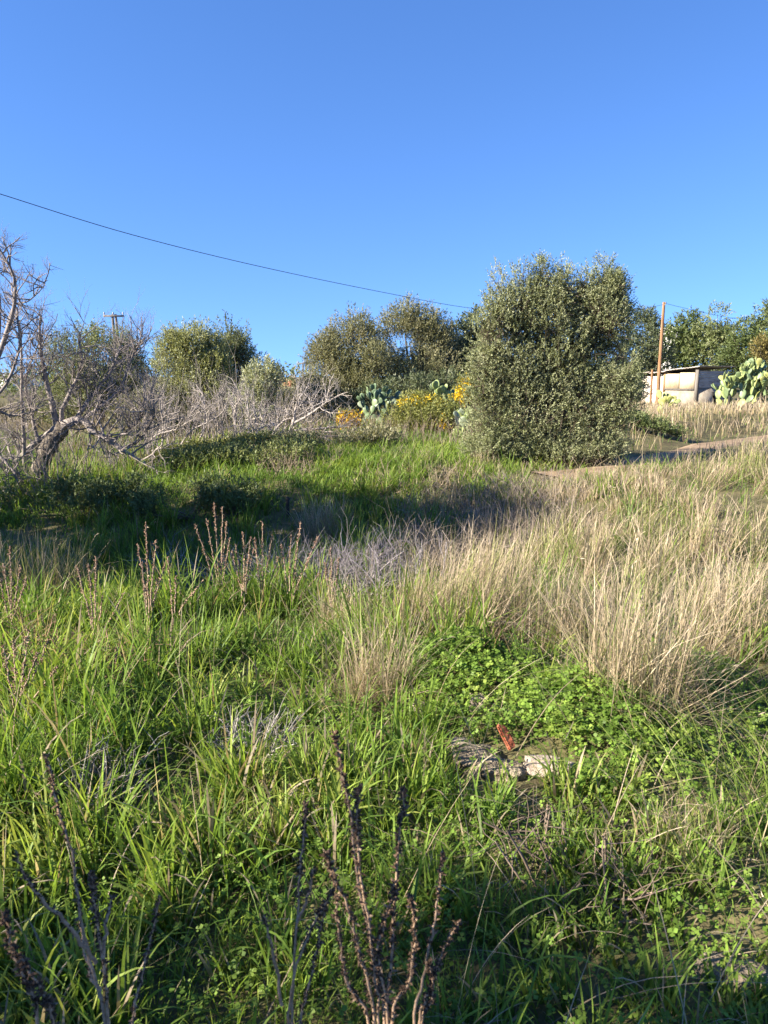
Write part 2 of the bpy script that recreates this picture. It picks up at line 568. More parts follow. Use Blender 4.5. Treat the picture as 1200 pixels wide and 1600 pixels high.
BT = 'olive trees along the back of the field'
tree('olive_tree', 'round dark olive tree behind the bare fig tree', 'olive tree',
     [(145, 590, 66, 60, 0), (185, 585, 45, 55, 0.5), (110, 605, 45, 50, 0), (145, 548, 40, 32, 0), (205, 620, 32, 45, 0), (80, 640, 40, 40, 0)],
     24, 5200, 9, 0.085, 0.027, OLIVE_BROWN[:1] + OLIVE[:3], 21, group=BT, sprig=0.35, cs=0.7)
tree('olive_tree', 'pale green olive tree with a rounded top between bare thickets', 'olive tree',
     [(290, 580, 42, 60, 0), (300, 545, 34, 32, 0), (268, 560, 24, 32, 0), (310, 630, 48, 60, -0.3), (330, 585, 26, 50, 0)],
     22, 4600, 9, 0.08, 0.025, [(0.15, 0.17, 0.05), (0.23, 0.24, 0.085)] + OLIVE[2:], 22, group=BT, sprig=0.33, cs=0.7)
tree('olive_tree', 'blue-grey olive tree with a narrow top next to the pale one', 'olive tree',
     [(362, 580, 36, 56, 0.4), (358, 532, 20, 30, 0.2), (395, 575, 34, 46, 0.3), (385, 545, 20, 24, 0.2), (418, 590, 20, 36, 0.2), (370, 640, 56, 50, 0)],
     23, 4600, 9, 0.08, 0.025, OLIVE_DARK[1:] + OLIVE[1:3], 23, group=BT, sprig=0.33, cs=0.6)
tree('olive_tree', 'brownish olive tree left of the tallest one on the skyline', 'olive tree',
     [(555, 560, 42, 60, 0), (553, 520, 27, 28, 0), (520, 590, 40, 50, -0.3), (500, 565, 22, 24, 0), (575, 600, 50, 50, -0.6), (548, 622, 46, 36, -1), (512, 545, 16, 16, 0)],
     27, 6000, 9, 0.09, 0.029, OLIVE_BROWN, 24, group=BT, sprig=0.36, cs=0.7)
tree('olive_tree', 'tall brownish olive tree at the top of the central clump', 'olive tree',
     [(640, 555, 52, 62, 0.5), (628, 510, 34, 28, 0.3), (660, 515, 34, 30, 0.4), (605, 545, 26, 40, 0), (685, 545, 32, 48, 0.4), (640, 600, 60, 40, -0.5), (693, 590, 34, 30, -0.6)],
     28, 7000, 9, 0.09, 0.029, OLIVE_BROWN, 25, group=BT, sprig=0.36, cs=0.7)
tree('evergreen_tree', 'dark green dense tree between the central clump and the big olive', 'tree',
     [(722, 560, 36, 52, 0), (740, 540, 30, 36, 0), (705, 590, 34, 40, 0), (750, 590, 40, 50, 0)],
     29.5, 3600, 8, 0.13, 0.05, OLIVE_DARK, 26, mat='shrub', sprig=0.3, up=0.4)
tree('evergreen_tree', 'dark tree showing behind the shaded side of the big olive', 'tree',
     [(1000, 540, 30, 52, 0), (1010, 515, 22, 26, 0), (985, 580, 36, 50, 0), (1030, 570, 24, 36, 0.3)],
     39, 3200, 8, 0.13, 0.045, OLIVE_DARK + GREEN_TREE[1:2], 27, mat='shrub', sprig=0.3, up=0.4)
SH = 'trees behind the shed'
tree('evergreen_tree', 'low rounded green tree rising behind the shed roof', 'tree',
     [(1065, 535, 28, 36, 0), (1075, 520, 20, 26, 0), (1050, 560, 30, 26, 0), (1085, 555, 30, 30, 0)],
     44, 2000, 8, 0.17, 0.06, GREEN_TREE, 28, mat='shrub', group=SH, sprig=0.4, up=0.4)
tree('evergreen_tree', 'loose feathery green tree with a pointed tip behind the prickly pears', 'tree',
     [(1118, 520, 22, 30, 0), (1122, 495, 12, 14, 0), (1105, 545, 30, 30, 0), (1140, 545, 28, 32, 0), (1135, 575, 36, 26, 0)],
     43, 2000, 8, 0.16, 0.055, GREEN_TREE[1:] + OLIVE[2:3], 29, mat='shrub', group=SH, sprig=0.45, up=0.6, cut=0.46)
tree('evergreen_tree', 'dark green tree cut by the edge of the view behind the cactus', 'tree',
     [(1172, 535, 30, 34, 0), (1190, 520, 20, 22, 0), (1165, 565, 34, 30, 0), (1210, 550, 34, 46, 0)],
     41, 2200, 8, 0.16, 0.055, GREEN_TREE, 30, mat='shrub', group=SH, sprig=0.4, up=0.4)
tree('evergreen_tree', 'tall tree mostly outside the view, one leafy tip above the cactus', 'tree',
     [(1205, 484, 13, 10, 0), (1235, 500, 30, 40, 0), (1245, 560, 36, 50, 0)],
     38, 1200, 8, 0.15, 0.05, GREEN_TREE[1:], 31, mat='shrub', sprig=0.4, up=0.5)


# low bushes
def bush(label, lobes_px, Y, n, per, leaf, wid, cols, seed, mat='shrub', name='bush', cat='bush', **kw):
    lobes = []
    for (px, py, rx, ry, dy) in lobes_px:
        c = at(px, py, Y + dy)
        s_ = pxm(Y + dy)
        c[2] = max(c[2], hz(c[0], c[1]) + 0.3 * ry * s_)
        lobes.append((c[0], c[1], c[2], rx * s_, rx * s_ * 0.9, ry * s_))
    cx = float(np.mean([l[0] for l in lobes]))
    cy = float(np.mean([l[1] for l in lobes]))
    z0 = hz(cx, cy)
    r = root(name, (cx, cy, z0), label, cat)
    mb = MB()
    for l in lobes:
        for q in range(5):
            e = np.array(l[:3]) + RG.normal(size=3) * np.array(l[3:6]) * 0.4
            t = np.linspace(0, 1, 4)[:, None]
            pts = np.array([cx, cy, z0 - 0.05]) * (1 - t) + e * t
            tube(mb, pts, np.linspace(0.022, 0.007, 4), 4, (0.12, 0.10, 0.07))
    mb.build('stems', M['twig'], r)
    tag(crown(lobes, n, per, leaf, wid, cols, seed, **kw).build('foliage', M[mat], r), kind='stuff')
    return r, lobes


def flowers(r, lobes, n, seed, cols, zmin=-1.0):
    mb = MB()
    P, d = crown_points(lobes, n, seed, 0.05, 0.2, 0.35)
    for j in range(5):
        leaves(mb, P + RG.normal(size=P.shape) * 0.06 - np.array([0, 0.08, 0]), unit(RG.normal(size=P.shape) + np.array([0, 0, 0.5])), 0.06, 0.055, pick(cols, len(P), 0.12))
    tag(mb.build('blossom', M['flower'], r), kind='stuff')


YEL = [(0.55, 0.36, 0.02), (0.62, 0.45, 0.03), (0.66, 0.54, 0.06)]
ORA = [(0.55, 0.30, 0.015), (0.62, 0.40, 0.02)]
r, l = bush('yellow-green broom bush in the middle, domed, below the dark cactus', [(665, 672, 56, 34, 0), (640, 680, 36, 26, 0), (700, 672, 36, 32, 0), (668, 655, 40, 20, 0)],
            18.5, 1900, 10, 0.07, 0.022, YELLOW_GREEN, 41, name='broom_bush', up=0.9)
flowers(r, [(*at(690, 682, 18.1), .16, .16, .16)], 26, 141, ORA)
r, l = bush('broom in yellow flower along the top of the domed bush', [(660, 632, 34, 11, 0), (640, 632, 14, 10, 0), (690, 637, 16, 10, 0)], 18.9, 300, 8, 0.07, 0.022, YELLOW_GREEN, 42, name='broom_bush', up=0.9)
flowers(r, l, 270, 142, YEL)
r, l = bush('small broom covered in orange-yellow flowers beside the dead branches', [(545, 658, 14, 9, 0), (538, 656, 8, 9, 0), (555, 658, 8, 9, 0)], 17.6, 160, 8, 0.06, 0.02, YELLOW_GREEN, 43, name='broom_bush', up=0.9)
flowers(r, l, 210, 143, ORA + YEL[:1])
r, l = bush('broom in yellow flower between pale cactus and the big olive', [(728, 606, 10, 16, 0), (722, 620, 12, 12, 0)], 21, 240, 8, 0.07, 0.022, YELLOW_GREEN, 44, name='broom_bush', up=0.9)
flowers(r, l, 160, 144, YEL)
bush('grey-green bush at the foot of the brownish olive trees', [(470, 622, 34, 26, 0), (500, 612, 28, 26, 0), (448, 640, 30, 26, 0), (530, 640, 40, 26, 0)], 25, 1500, 9, 0.10, 0.03, OLIVE_BROWN, 45, cs=0.6)
bush('grey-green bush with a rounded top right of the blue-grey olive', [(408, 610, 28, 42, 0), (400, 640, 36, 36, 0), (425, 600, 16, 24, 0)], 20.5, 1400, 9, 0.09, 0.027, OLIVE[1:] + OLIVE_BROWN[2:3], 46, cs=0.6)
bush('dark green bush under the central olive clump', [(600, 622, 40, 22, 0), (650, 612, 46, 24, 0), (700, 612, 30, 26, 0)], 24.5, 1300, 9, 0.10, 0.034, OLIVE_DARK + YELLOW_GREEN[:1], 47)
bush('olive-brown bush low behind the bare thicket', [(250, 640, 40, 34, 0), (215, 650, 40, 30, 0)], 21, 1000, 9, 0.09, 0.03, OLIVE_BROWN, 48)
bush('yellow-brown bush at the edge of the view above the cactus', [(1190, 545, 16, 16, 0), (1203, 555, 18, 24, 0)], 33, 420, 8, 0.11, 0.04, [(0.14, 0.12, 0.04), (0.22, 0.18, 0.06)], 49)
bush('small green bush in the shade of the bank right of the big olive', [(1010, 706, 30, 12, 0), (985, 712, 22, 12, 0), (1045, 702, 18, 8, 0)], 16.2, 600, 9, 0.055, 0.022, GREEN_TREE, 50)
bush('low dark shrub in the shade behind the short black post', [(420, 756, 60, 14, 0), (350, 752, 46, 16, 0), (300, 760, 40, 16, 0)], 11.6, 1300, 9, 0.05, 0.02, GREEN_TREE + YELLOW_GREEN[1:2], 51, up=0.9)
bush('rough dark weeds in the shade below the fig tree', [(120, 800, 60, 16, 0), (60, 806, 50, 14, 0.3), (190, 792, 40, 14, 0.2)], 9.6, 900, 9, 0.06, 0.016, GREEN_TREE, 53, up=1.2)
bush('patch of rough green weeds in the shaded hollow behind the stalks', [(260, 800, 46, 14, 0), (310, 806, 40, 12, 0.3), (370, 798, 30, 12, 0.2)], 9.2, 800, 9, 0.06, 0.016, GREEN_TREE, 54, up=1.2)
bush('yellow-green weeds catching the sun below the bare stems', [(270, 732, 40, 14, 0), (330, 728, 40, 13, 0.2), (390, 730, 36, 12, 0.1)], 12.6, 1000, 9, 0.055, 0.018, YELLOW_GREEN, 55, up=1.2)
bush('olive-green shrub lit on top, left of the grassy clearing', [(460, 726, 40, 12, 0), (520, 722, 40, 14, 0), (575, 705, 40, 20, 0.6), (590, 728, 30, 14, 0)], 13.2, 1500, 9, 0.05, 0.02, OLIVE_BROWN + YELLOW_GREEN[1:2], 52, up=0.9)

# far scrub that closes the skyline
mb = MB()
xs = RG.uniform(-75, 75, 90)
ys = RG.uniform(52, 75, 90)
lob = [(x, y, hz(x, y) + 0.9, RG.uniform(1.5, 3.2), 1.5, RG.uniform(0.9, 1.7)) for x, y in zip(xs, ys)]
tag(crown(lob, 4500, 6, 0.36, 0.15, GREEN_TREE + OLIVE[1:2], 61, sprig=0.5).build('scrub', M['shrub']), 'far belt of grey-green scrub along the skyline', 'scrub', kind='stuff')

# the trees that stand outside the view to the left and behind, and throw the broad shadows on the grass
lob = [(-8.6, 5.6, 1.7, 0.95, 0.95, 1.6), (-8.5, 6.6, 1.8, 0.95, 0.9, 1.8), (-8.6, 7.6, 1.8, 0.95, 0.9, 1.7), (-8.5, 8.6, 1.5, 0.9, 0.85, 1.5), (-8.7, 9.5, 1.3, 0.85, 0.8, 1.3),
       (-8.9, 5.3, 3.7, 0.9, 0.85, 1.2), (-8.9, 6.4, 4.0, 0.95, 0.9, 1.5), (-9.0, 7.3, 3.8, 0.9, 0.8, 1.2), (-8.9, 5.9, 5.0, 0.8, 0.8, 0.9), (-8.9, 6.9, 5.0, 0.7, 0.7, 0.9)]
lob = [(l[0], l[1] - 1.0, *l[2:]) for l in lob]
front = [(-6.0 - 0.5 * (k % 2), -1.0 - k * 1.1 + RG.normal() * 0.1, 1.9, 1.0, 0.95, 2.1 + RG.normal() * 0.2) for k in range(6)]
cr = crown(lob, 3100, 7, 0.17, 0.075, OLIVE_DARK + OLIVE[1:2], 62, sprig=0.3, cut=0.42, cs=0.55)
c2 = crown(front, 4300, 7, 0.17, 0.07, OLIVE_DARK + OLIVE[1:2], 63, sprig=0.3, cut=0.44, cs=0.5)
for v_, f_, q_ in zip(c2.v, c2.f, c2.c):
    cr.v.append(v_)
    cr.f.append(f_ + cr.n)
    cr.c.append(q_)
cr.n += c2.n
lob = lob + front
for l in lob:
    tube(cr, np.array([(l[0], l[1], hz(l[0], l[1]) - 0.1), (l[0] + .1, l[1], 1.2), (l[0], l[1], l[2])]), (0.16, 0.12, 0.08), 6, (0.15, 0.12, 0.1))
tag(cr.build('treeline', M['olive']), 'row of olive trees whose shadows fall across the grass', 'trees', kind='stuff')


# ------------------------------------------------------------------ bare wood
def grow(mb, p, d, length, r, depth, col, up=0.25, wob=0.25, kids=(3, 5), shrink=(0.45, 0.72), sides=5, spread=0.9, floor=None):
    n = max(3, int(length / 0.14) + 2) if depth > 0 else 4
    n = min(n, 9)
    p = np.array(p, float)
    d = unit(d)
    pts = [p.copy()]
    for i in range(n - 1):
        d = unit(d + RG.normal(size=3) * wob + np.array([0, 0, up * 0.3]))
        p = p + d * length / (n - 1)
        if floor is not None and p[2] < floor:
            p[2] = floor
            d[2] = abs(d[2]) * 0.3
        pts.append(p.copy())
    pts = np.array(pts)
    tube(mb, pts, np.linspace(r, r * (0.5 if depth else 0.35), n), sides if depth > 0 else 4, np.array(col) * RG.uniform(0.75, 1.25), cap=False)
    if depth <= 0:
        return
    for _ in range(RG.integers(kids[0], kids[1] + 1)):
        t = RG.uniform(0.25, 1.0)
        i = min(int(t * (n - 1)), n - 2)
        b = pts[i] + (pts[i + 1] - pts[i]) * (t * (n - 1) - i)
        dd = unit(unit(pts[i + 1] - pts[i]) * 0.7 + RG.normal(size=3) * spread * 0.6 + np.array([0, 0, up]))
        grow(mb, b, dd, length * RG.uniform(*shrink), r * 0.55 * (1 - 0.4 * t), depth - 1, col, up, wob, kids, shrink, sides, spread, floor)


def smooth_path(P, n):
    P = np.asarray(P, float)
    t = np.linspace(0, len(P) - 1, n)
    out = np.zeros((n, 3))
    for k, tt in enumerate(t):
        i = int(min(max(math.floor(tt), 0), len(P) - 2))
        f = tt - i
        p0, p1, p2, p3 = P[max(i - 1, 0)], P[i], P[i + 1], P[min(i + 2, len(P) - 1)]
        out[k] = 0.5 * ((2 * p1) + (-p0 + p2) * f + (2 * p0 - 5 * p1 + 4 * p2 - p3) * f * f + (-p0 + 3 * p1 - 3 * p2 + p3) * f ** 3)
    return out


GREY = (0.23, 0.20, 0.185)
PALE = (0.27, 0.235, 0.21)


def traced_bough(rt, pts_px, Y, r0, r1, name='branch', twigs=10, tl=0.55, depth=2, col=GREY, mat='twig', up=0.45, dy=0.3):
    n = len(pts_px)
    off = np.linspace(0, 1, n) * RG.uniform(-dy, dy) * 2
    P = np.array([at(px, py, Y + off[k]) for k, (px, py) in enumerate(pts_px)])
    q = smooth_path(P, 4 * n)
    q[1:-1] += RG.normal(size=q[1:-1].shape) * r1 * 0.5
    mb = MB()
    tube(mb, q, np.linspace(r0, r1, len(q)), 8 if r0 > 0.03 else 6, col)
    for _ in range(twigs):
        t = RG.uniform(0.25, 1.0)
        i = min(int(t * (len(q) - 1)), len(q) - 2)
        dd = unit(q[i + 1] - q[i]) * 0.6 + RG.normal(size=3) * 0.6 + np.array([0, 0, up])
        grow(mb, q[i], dd, tl * RG.uniform(0.6, 1.2), max(r1 * 0.9, 0.0095), depth, col, up=up * 0.5)
    return mb.build(name, M[mat], rt, smooth=True)


fig_base = at(62, 752, 11.6)
fig = root('fig_tree', (fig_base[0], 11.6, hz(fig_base[0], 11.6)), 'bare grey fig tree with a thick leaning trunk and arching boughs', 'fig tree')
mb = MB()
q = smooth_path([at(50, 775, 11.6), at(60, 735, 11.6), at(74, 702, 11.6), at(88, 680, 11.6), at(100, 662, 11.6)], 14)
q += RG.normal(size=q.shape) * 0.012
tube(mb, q, np.linspace(0.145, 0.095, 14) * (1 + 0.08 * RG.normal(size=14)), 12)
mb.build('trunk', M['bark'], fig, smooth=True)
for pts, r0, r1, tw in [
    ([(95, 668), (123, 656), (142, 670), (187, 700), (227, 724)], 0.075, 0.018, 16),
    ([(92, 668), (60, 690), (35, 712), (8, 738), (-20, 752)], 0.06, 0.02, 10),
    ([(90, 668), (80, 627), (67, 573), (62, 520), (63, 490)], 0.05, 0.008, 16),
    ([(96, 664), (97, 640), (113, 607), (127, 567), (122, 530)], 0.04, 0.008, 14),
    ([(120, 657), (130, 637), (160, 597), (173, 580), (190, 540)], 0.035, 0.007, 16),
    ([(130, 655), (160, 633), (187, 607), (203, 567), (215, 545)], 0.03, 0.007, 16),
    ([(42, 750), (38, 700), (34, 620), (33, 540), (30, 500)], 0.035, 0.008, 12),
    ([(187, 700), (215, 690), (235, 660), (237, 640)], 0.022, 0.006, 12),
    ([(60, 690), (50, 650), (40, 600), (52, 555)], 0.03, 0.007, 12),
    ([(160, 690), (190, 680), (220, 650), (225, 610)], 0.022, 0.006, 14),
]:
    traced_bough(fig, pts, 11.6, r0 * 1.1, r1, twigs=tw + 8, tl=0.55)

figb = at(-60, 770, 10.6)
fig2 = root('fig_tree', (figb[0], 10.6, hz(figb[0], 10.6)), 'bare tree at the edge of the view with tall curving branches against the sky', 'fig tree')
mb = MB()
tube(mb, smooth_path([at(-70, 800, 10.6), at(-62, 740, 10.6), at(-50, 690, 10.6), at(-38, 640, 10.6)], 10), np.linspace(0.15, 0.08, 10), 10)
mb.build('trunk', M['bark'], fig2, smooth=True)
for pts, r0, r1, tw in [
    ([(-45, 660), (-20, 600), (5, 535), (22, 480), (22, 435), (5, 398), (-5, 388)], 0.045, 0.006, 16),
    ([(-40, 640), (-10, 560), (0, 500), (-5, 440), (-20, 400)], 0.04, 0.007, 14),
    ([(-30, 640), (10, 600), (30, 540), (25, 490)], 0.03, 0.006, 12),
    ([(5, 535), (20, 480), (45, 470), (68, 448), (70, 440)], 0.014, 0.004, 3),
    ([(-45, 660), (-10, 640), (20, 650), (60, 640)], 0.03, 0.006, 14),
    ([(-55, 720), (-10, 710), (20, 735), (30, 765)], 0.03, 0.008, 10),
    ([(-50, 740), (0, 760), (20, 790)], 0.025, 0.007, 8),
]:
    traced_bough(fig2, pts, 10.6, r0, r1, twigs=tw + 5, tl=0.42, up=0.25)

# fallen pale branches in the middle
fb = at(440, 708, 14.6)
fallen = root('fallen_branch', (fb[0], 14.6, hz(fb[0], 14.6)), 'tangle of pale dead branches sprawling left of the orange flowers', 'dead branches')
for pts, r0, r1, tw in [
    ([(380, 704), (430, 697), (462, 688), (500, 682), (556, 681)], 0.045, 0.010, 14),
    ([(445, 694), (458, 660), (464, 630), (480, 606)], 0.032, 0.007, 12),
    ([(400, 700), (430, 680), (470, 672), (520, 668), (548, 664)], 0.03, 0.007, 12),
    ([(458, 662), (480, 650), (500, 636), (522, 622)], 0.022, 0.006, 12),
    ([(420, 690), (440, 660), (470, 648), (492, 628)], 0.022, 0.006, 12),
    ([(500, 682), (530, 695), (550, 710), (560, 716)], 0.018, 0.006, 8),
    ([(530, 681), (536, 700), (545, 722)], 0.014, 0.005, 4),
    ([(395, 704), (400, 680), (410, 660), (404, 640)], 0.018, 0.005, 10),
]:
    traced_bough(fallen, pts, 14.6, r0 * 1.25, r1 * 1.25, twigs=tw, tl=0.5, col=(0.36, 0.32, 0.29), up=0.25)


fb = at(330, 712, 13.8)
fallen2 = root('fallen_branch', (fb[0], 13.8, hz(fb[0], 13.8)), 'band of pale dead branches lying between the fig tree and the centre', 'dead branches')
for pts, r0, r1, tw in [
    ([(236, 706), (270, 694), (310, 690), (360, 684), (410, 690)], 0.03, 0.008, 14),
    ([(250, 712), (256, 670), (250, 630), (258, 596)], 0.022, 0.006, 9),
    ([(300, 708), (318, 672), (320, 640), (316, 612)], 0.022, 0.006, 9),
    ([(280, 700), (300, 672), (330, 658), (352, 640)], 0.02, 0.006, 10),
    ([(350, 702), (368, 676), (366, 646), (372, 622)], 0.02, 0.006, 9),
    ([(330, 704), (370, 690), (400, 670), (432, 664)], 0.02, 0.006, 10),
    ([(230, 700), (244, 680), (282, 668), (300, 644)], 0.02, 0.006, 10),
    ([(390, 706), (396, 676), (388, 652), (394, 618)], 0.018, 0.005, 8),
]:
    traced_bough(fallen2, pts, 13.8, r0, r1, twigs=tw, tl=0.42, col=(0.31, 0.275, 0.25), up=0.25)


def thicket(label, px0, px1, pyb, Y, n, hmin, hmax, col, depth=2, name='bare_shrub', cat='bare shrub', r=0.012, lean=0.25, kids=(2, 4)):
    c = at((px0 + px1) / 2, pyb, Y)
    z0 = hz(c[0], Y)
    rt = root(name, (c[0], Y, z0), label, cat)
    for k in range(n):
        px = RG.uniform(px0, px1)
        x = at(px, pyb, Y)[0]
        y = Y + RG.uniform(-0.7, 0.7)
        mb = MB()
        grow(mb, (x, y, hz(x, y) - 0.03), (RG.normal() * lean, RG.normal() * lean, 1), RG.uniform(hmin, hmax), r * RG.uniform(0.8, 1.3), depth, np.array(col) * RG.uniform(0.8, 1.2), up=0.5, wob=0.14, kids=kids, spread=0.8)
        mb.build('stem', M['twig'], rt, smooth=True)
    return rt


thicket('thicket of pale bare stems right of the fig tree', 235, 300, 715, 15, 22, 0.8, 1.5, PALE)
thicket('thin upright bare stems in front of the pale olive tree', 300, 370, 712, 14.6, 20, 0.6, 1.25, PALE)
thicket('bare grey stems below the blue-grey olive tree', 365, 440, 708, 15.8, 20, 0.5, 1.1, GREY)
thicket('grey twiggy thicket in shade below the fig tree boughs', 120, 240, 742, 12.3, 30, 0.4, 0.8, GREY, r=0.009)
thicket('low grey brush at the foot of the fig trunk', 0, 110, 770, 10.6, 22, 0.3, 0.75, (0.2, 0.17, 0.15), r=0.009)
thicket('brown dry brush between the dead branches and the olive-green shrub', 440, 610, 712, 14.6, 34, 0.25, 0.5, (0.26, 0.2, 0.15), r=0.007)
thicket('dead brown brush in front of the big olive and broom', 600, 740, 716, 14.2, 34, 0.25, 0.5, (0.27, 0.215, 0.17), r=0.006)


# grey brushwood in the shaded hollow
def brush(label, spots, n, col, h, seed):
    cx = np.mean([s_[0] for s_ in spots])
    cy = np.mean([s_[1] for s_ in spots])
    rt = root('brushwood', (cx, cy, hz(cx, cy)), label, 'brushwood')
    for (x, y, rad) in spots:
        mb = MB()
        for k in range(n):
            a, d = RG.uniform(0, 6.283), rad * math.sqrt(RG.random())
            bx_, by_ = x + d * math.cos(a), y + d * math.sin(a)
            grow(mb, (bx_, by_, hz(bx_, by_)), (RG.normal() * 0.8, RG.normal() * 0.8, 0.8), h * RG.uniform(0.5, 1.1), 0.005, 1, np.array(col) * RG.uniform(0.7, 1.3), up=0.2, wob=0.3, kids=(3, 5), sides=4, spread=1.2)
        tag(mb.build('twigs', M['twig'], rt), kind='stuff')
    return rt


def g(px, py, z=0.0):
    p = ground_at(px, py, z)
    return float(p[0]), float(p[1])


brush('grey-violet heap of dry twigs in the shaded hollow', [(*g(500, 890), 0.5), (*g(550, 880), 0.6), (*g(600, 885), 0.5), (*g(470, 870), 0.4)], 80, (0.24, 0.215, 0.22), 0.5, 1)
brush('brown-grey dry twigs in the shaded hollow nearer the path', [(*g(660, 850), 0.7), (*g(720, 845), 0.7), (*g(770, 835), 0.6), (*g(820, 825), 0.6)], 75, (0.24, 0.20, 0.165), 0.5, 2)
brush('dark dry brush where the shade reaches the path', [(*g(690, 800), 0.8), (*g(770, 795), 0.8), (*g(850, 785), 0.7)], 60, (0.22, 0.18, 0.15), 0.42, 8)
brush('small grey dry weed clump behind the tall stalks', [(*g(400, 850), 0.35), (*g(370, 845), 0.3), (*g(245, 850), 0.3)], 30, (0.27, 0.26, 0.27), 0.45, 3)

brush('brown dry scrub patch on the lit bank below the dead branches', [(-1.6, 11.2, 0.5), (-0.9, 11.6, 0.5), (-1.2, 10.7, 0.4)], 34, (0.27, 0.21, 0.15), 0.34, 9)
brush('low brown scrub on the lit bank left of the grassy clearing', [(-2.9, 11.6, 0.5), (-2.2, 12.1, 0.5)], 34, (0.25, 0.20, 0.15), 0.36, 10)
brush('straw-coloured scrub dotted through the clearing by the olive', [(0.3, 11.9, 0.35), (0.9, 10.6, 0.35), (-0.1, 10.5, 0.35)], 26, (0.30, 0.24, 0.17), 0.28, 11)
brush('brown tangle of fine dry weeds at the edge of the view in the sunlit grass', [(*g(30, 1075), 0.22), (*g(80, 1040), 0.2), (*g(150, 1075), 0.18), (*g(20, 1010), 0.2)], 26, (0.24, 0.16, 0.10), 0.34, 4)
brush('grey woolly dry weed in the sunny grass left of centre', [(*g(375, 1200), 0.10), (*g(405, 1205), 0.07)], 22, (0.27, 0.25, 0.23), 0.21, 5)
brush('grey woolly dry weed low in the grass above the corner stalks', [(*g(140, 1275), 0.10), (*g(165, 1260), 0.07)], 22, (0.26, 0.24, 0.23), 0.21, 6)
brush('dark withered twigs in the gap among low herbs near the bottom', [(*g(890, 1400), 0.16), (*g(930, 1430), 0.12)], 16, (0.17, 0.13, 0.10), 0.25, 7)

# ------------------------------------------------------------------ prickly pears
th = np.linspace(0, 2 * math.pi, 12, endpoint=False)
pv, pf = [], []
prof = [0.12, 0.55, 0.86, 1.0, 0.92, 0.62, 0.2]
zz = [0.0, 0.14, 0.36, 0.6, 0.8, 0.94, 1.0]
for k in range(7):
    for a in np.arange(8) * math.pi / 4:
        pv.append((math.cos(a) * prof[k] * 0.36, math.sin(a) * (0.055 if 0 < k < 6 else 0.03) * (0.5 + 0.5 * prof[k]), zz[k]))
for k in range(6):
    for j in range(8):
        pf.append((k * 8 + j, k * 8 + (j + 1) % 8, (k + 1) * 8 + (j + 1) % 8, (k + 1) * 8 + j))
PADS = {}
for key, c in (('dark', (0.10, 0.15, 0.085)), ('mid', (0.13, 0.18, 0.085)), ('pale', (0.20, 0.25, 0.09)), ('yellow', (0.33, 0.34, 0.115)), ('grey', (0.20, 0.24, 0.16))):
    mbp = MB()
    mbp.add(pv, np.array(pf), c)
    mbp.add([pv[48 + j] for j in range(8)], np.arange(8)[None, :], c)
    PADS[key] = mbp.mesh('pad', M['cactus'], True)


def cactus(label, spots, keys, size, levels, seed):
    rnd = random.Random(seed)
    cx = sum(s_[0] for s_ in spots) / len(spots)
    cy = sum(s_[1] for s_ in spots) / len(spots)
    rt = root('prickly_pear', (cx, cy, hz(cx, cy)), label, 'cactus')
    off = Vector(rt.location)

    def pad(p, d, L, lev, yaw):
        o = bpy.data.objects.new('pad', PADS[rnd.choice(keys)])
        COL.objects.link(o)
        o.parent = rt
        q = d.to_track_quat('Z', 'Y')
        o.rotation_mode = 'QUATERNION'
        from mathutils import Quaternion
        o.rotation_quaternion = q @ Quaternion((0, 0, 1), yaw)
        o.location = p - off
        o.scale = (L * rnd.uniform(0.95, 1.2), L * rnd.uniform(0.9, 1.3), L)
        if lev <= 0:
            return
        x = o.rotation_quaternion @ Vector((1, 0, 0))
        for k in range(rnd.choice((1, 2, 2, 3))):
            a = rnd.uniform(-1.0, 1.0)
            tip = p + d * L * (0.72 + 0.25 * math.cos(a)) + x * math.sin(a) * L * 0.36
            nd = (d * math.cos(a * 0.8) + x * math.sin(a * 0.9) + Vector((rnd.gauss(0, .3), rnd.gauss(0, .3), 0.35))).normalized()
            pad(tip, nd, L * rnd.uniform(0.75, 1.0), lev - 1, rnd.uniform(-1.2, 1.2))

    for (x, y, z, lv) in spots:
        zb = hz(x, y) - 0.03 if z is None else z
        pad(Vector((x, y, zb)), Vector((rnd.gauss(0, .3), rnd.gauss(0, .3), 1)).normalized(), size * rnd.uniform(0.9, 1.1), lv, rnd.uniform(-0.9, 0.9))
    return rt


def cspot(px, Y, lv):
    return (float(at(px, 640, Y)[0]), Y, None, lv)


cactus('dark blue-green prickly pear in the shade of the central trees', [cspot(585, 22, 4), cspot(600, 21.8, 4), cspot(570, 21.7, 3), cspot(612, 22, 3), cspot(626, 22, 2)], ['dark', 'dark', 'mid', 'grey'], 0.30, 4, 3)
cactus('prickly pear with pale lit pads in front of the dark one', [cspot(568, 20.6, 2), cspot(590, 20.4, 2), cspot(612, 20.5, 2), cspot(637, 20.6, 1)], ['grey', 'mid', 'mid'], 0.28, 2, 8)
cactus('pale grey-green prickly pear climbing beside the big olive', [cspot(712, 23, 4), cspot(720, 22.8, 4), cspot(728, 23.2, 5), cspot(700, 22.9, 2), cspot(690, 22.8, 1)], ['grey', 'mid', 'pale'], 0.34, 4, 12)
cactus('pale pads of prickly pear low at the foot of the big olive', [cspot(712, 17.8, 2), cspot(722, 17.6, 2), cspot(735, 17.6, 2)], ['grey', 'pale'], 0.30, 2, 14)
cactus('large yellow-green prickly pear at the edge of the view right of the shed',
       [cspot(1120, 30.5, 2), cspot(1130, 30.2, 3), cspot(1140, 30.4, 3), cspot(1150, 30, 4), cspot(1160, 30.3, 4), cspot(1170, 30, 4), cspot(1180, 30.4, 5), cspot(1192, 30, 5), cspot(1204, 30, 5), cspot(1216, 30, 5)],
       ['pale', 'yellow', 'pale', 'mid'], 0.44, 4, 21)
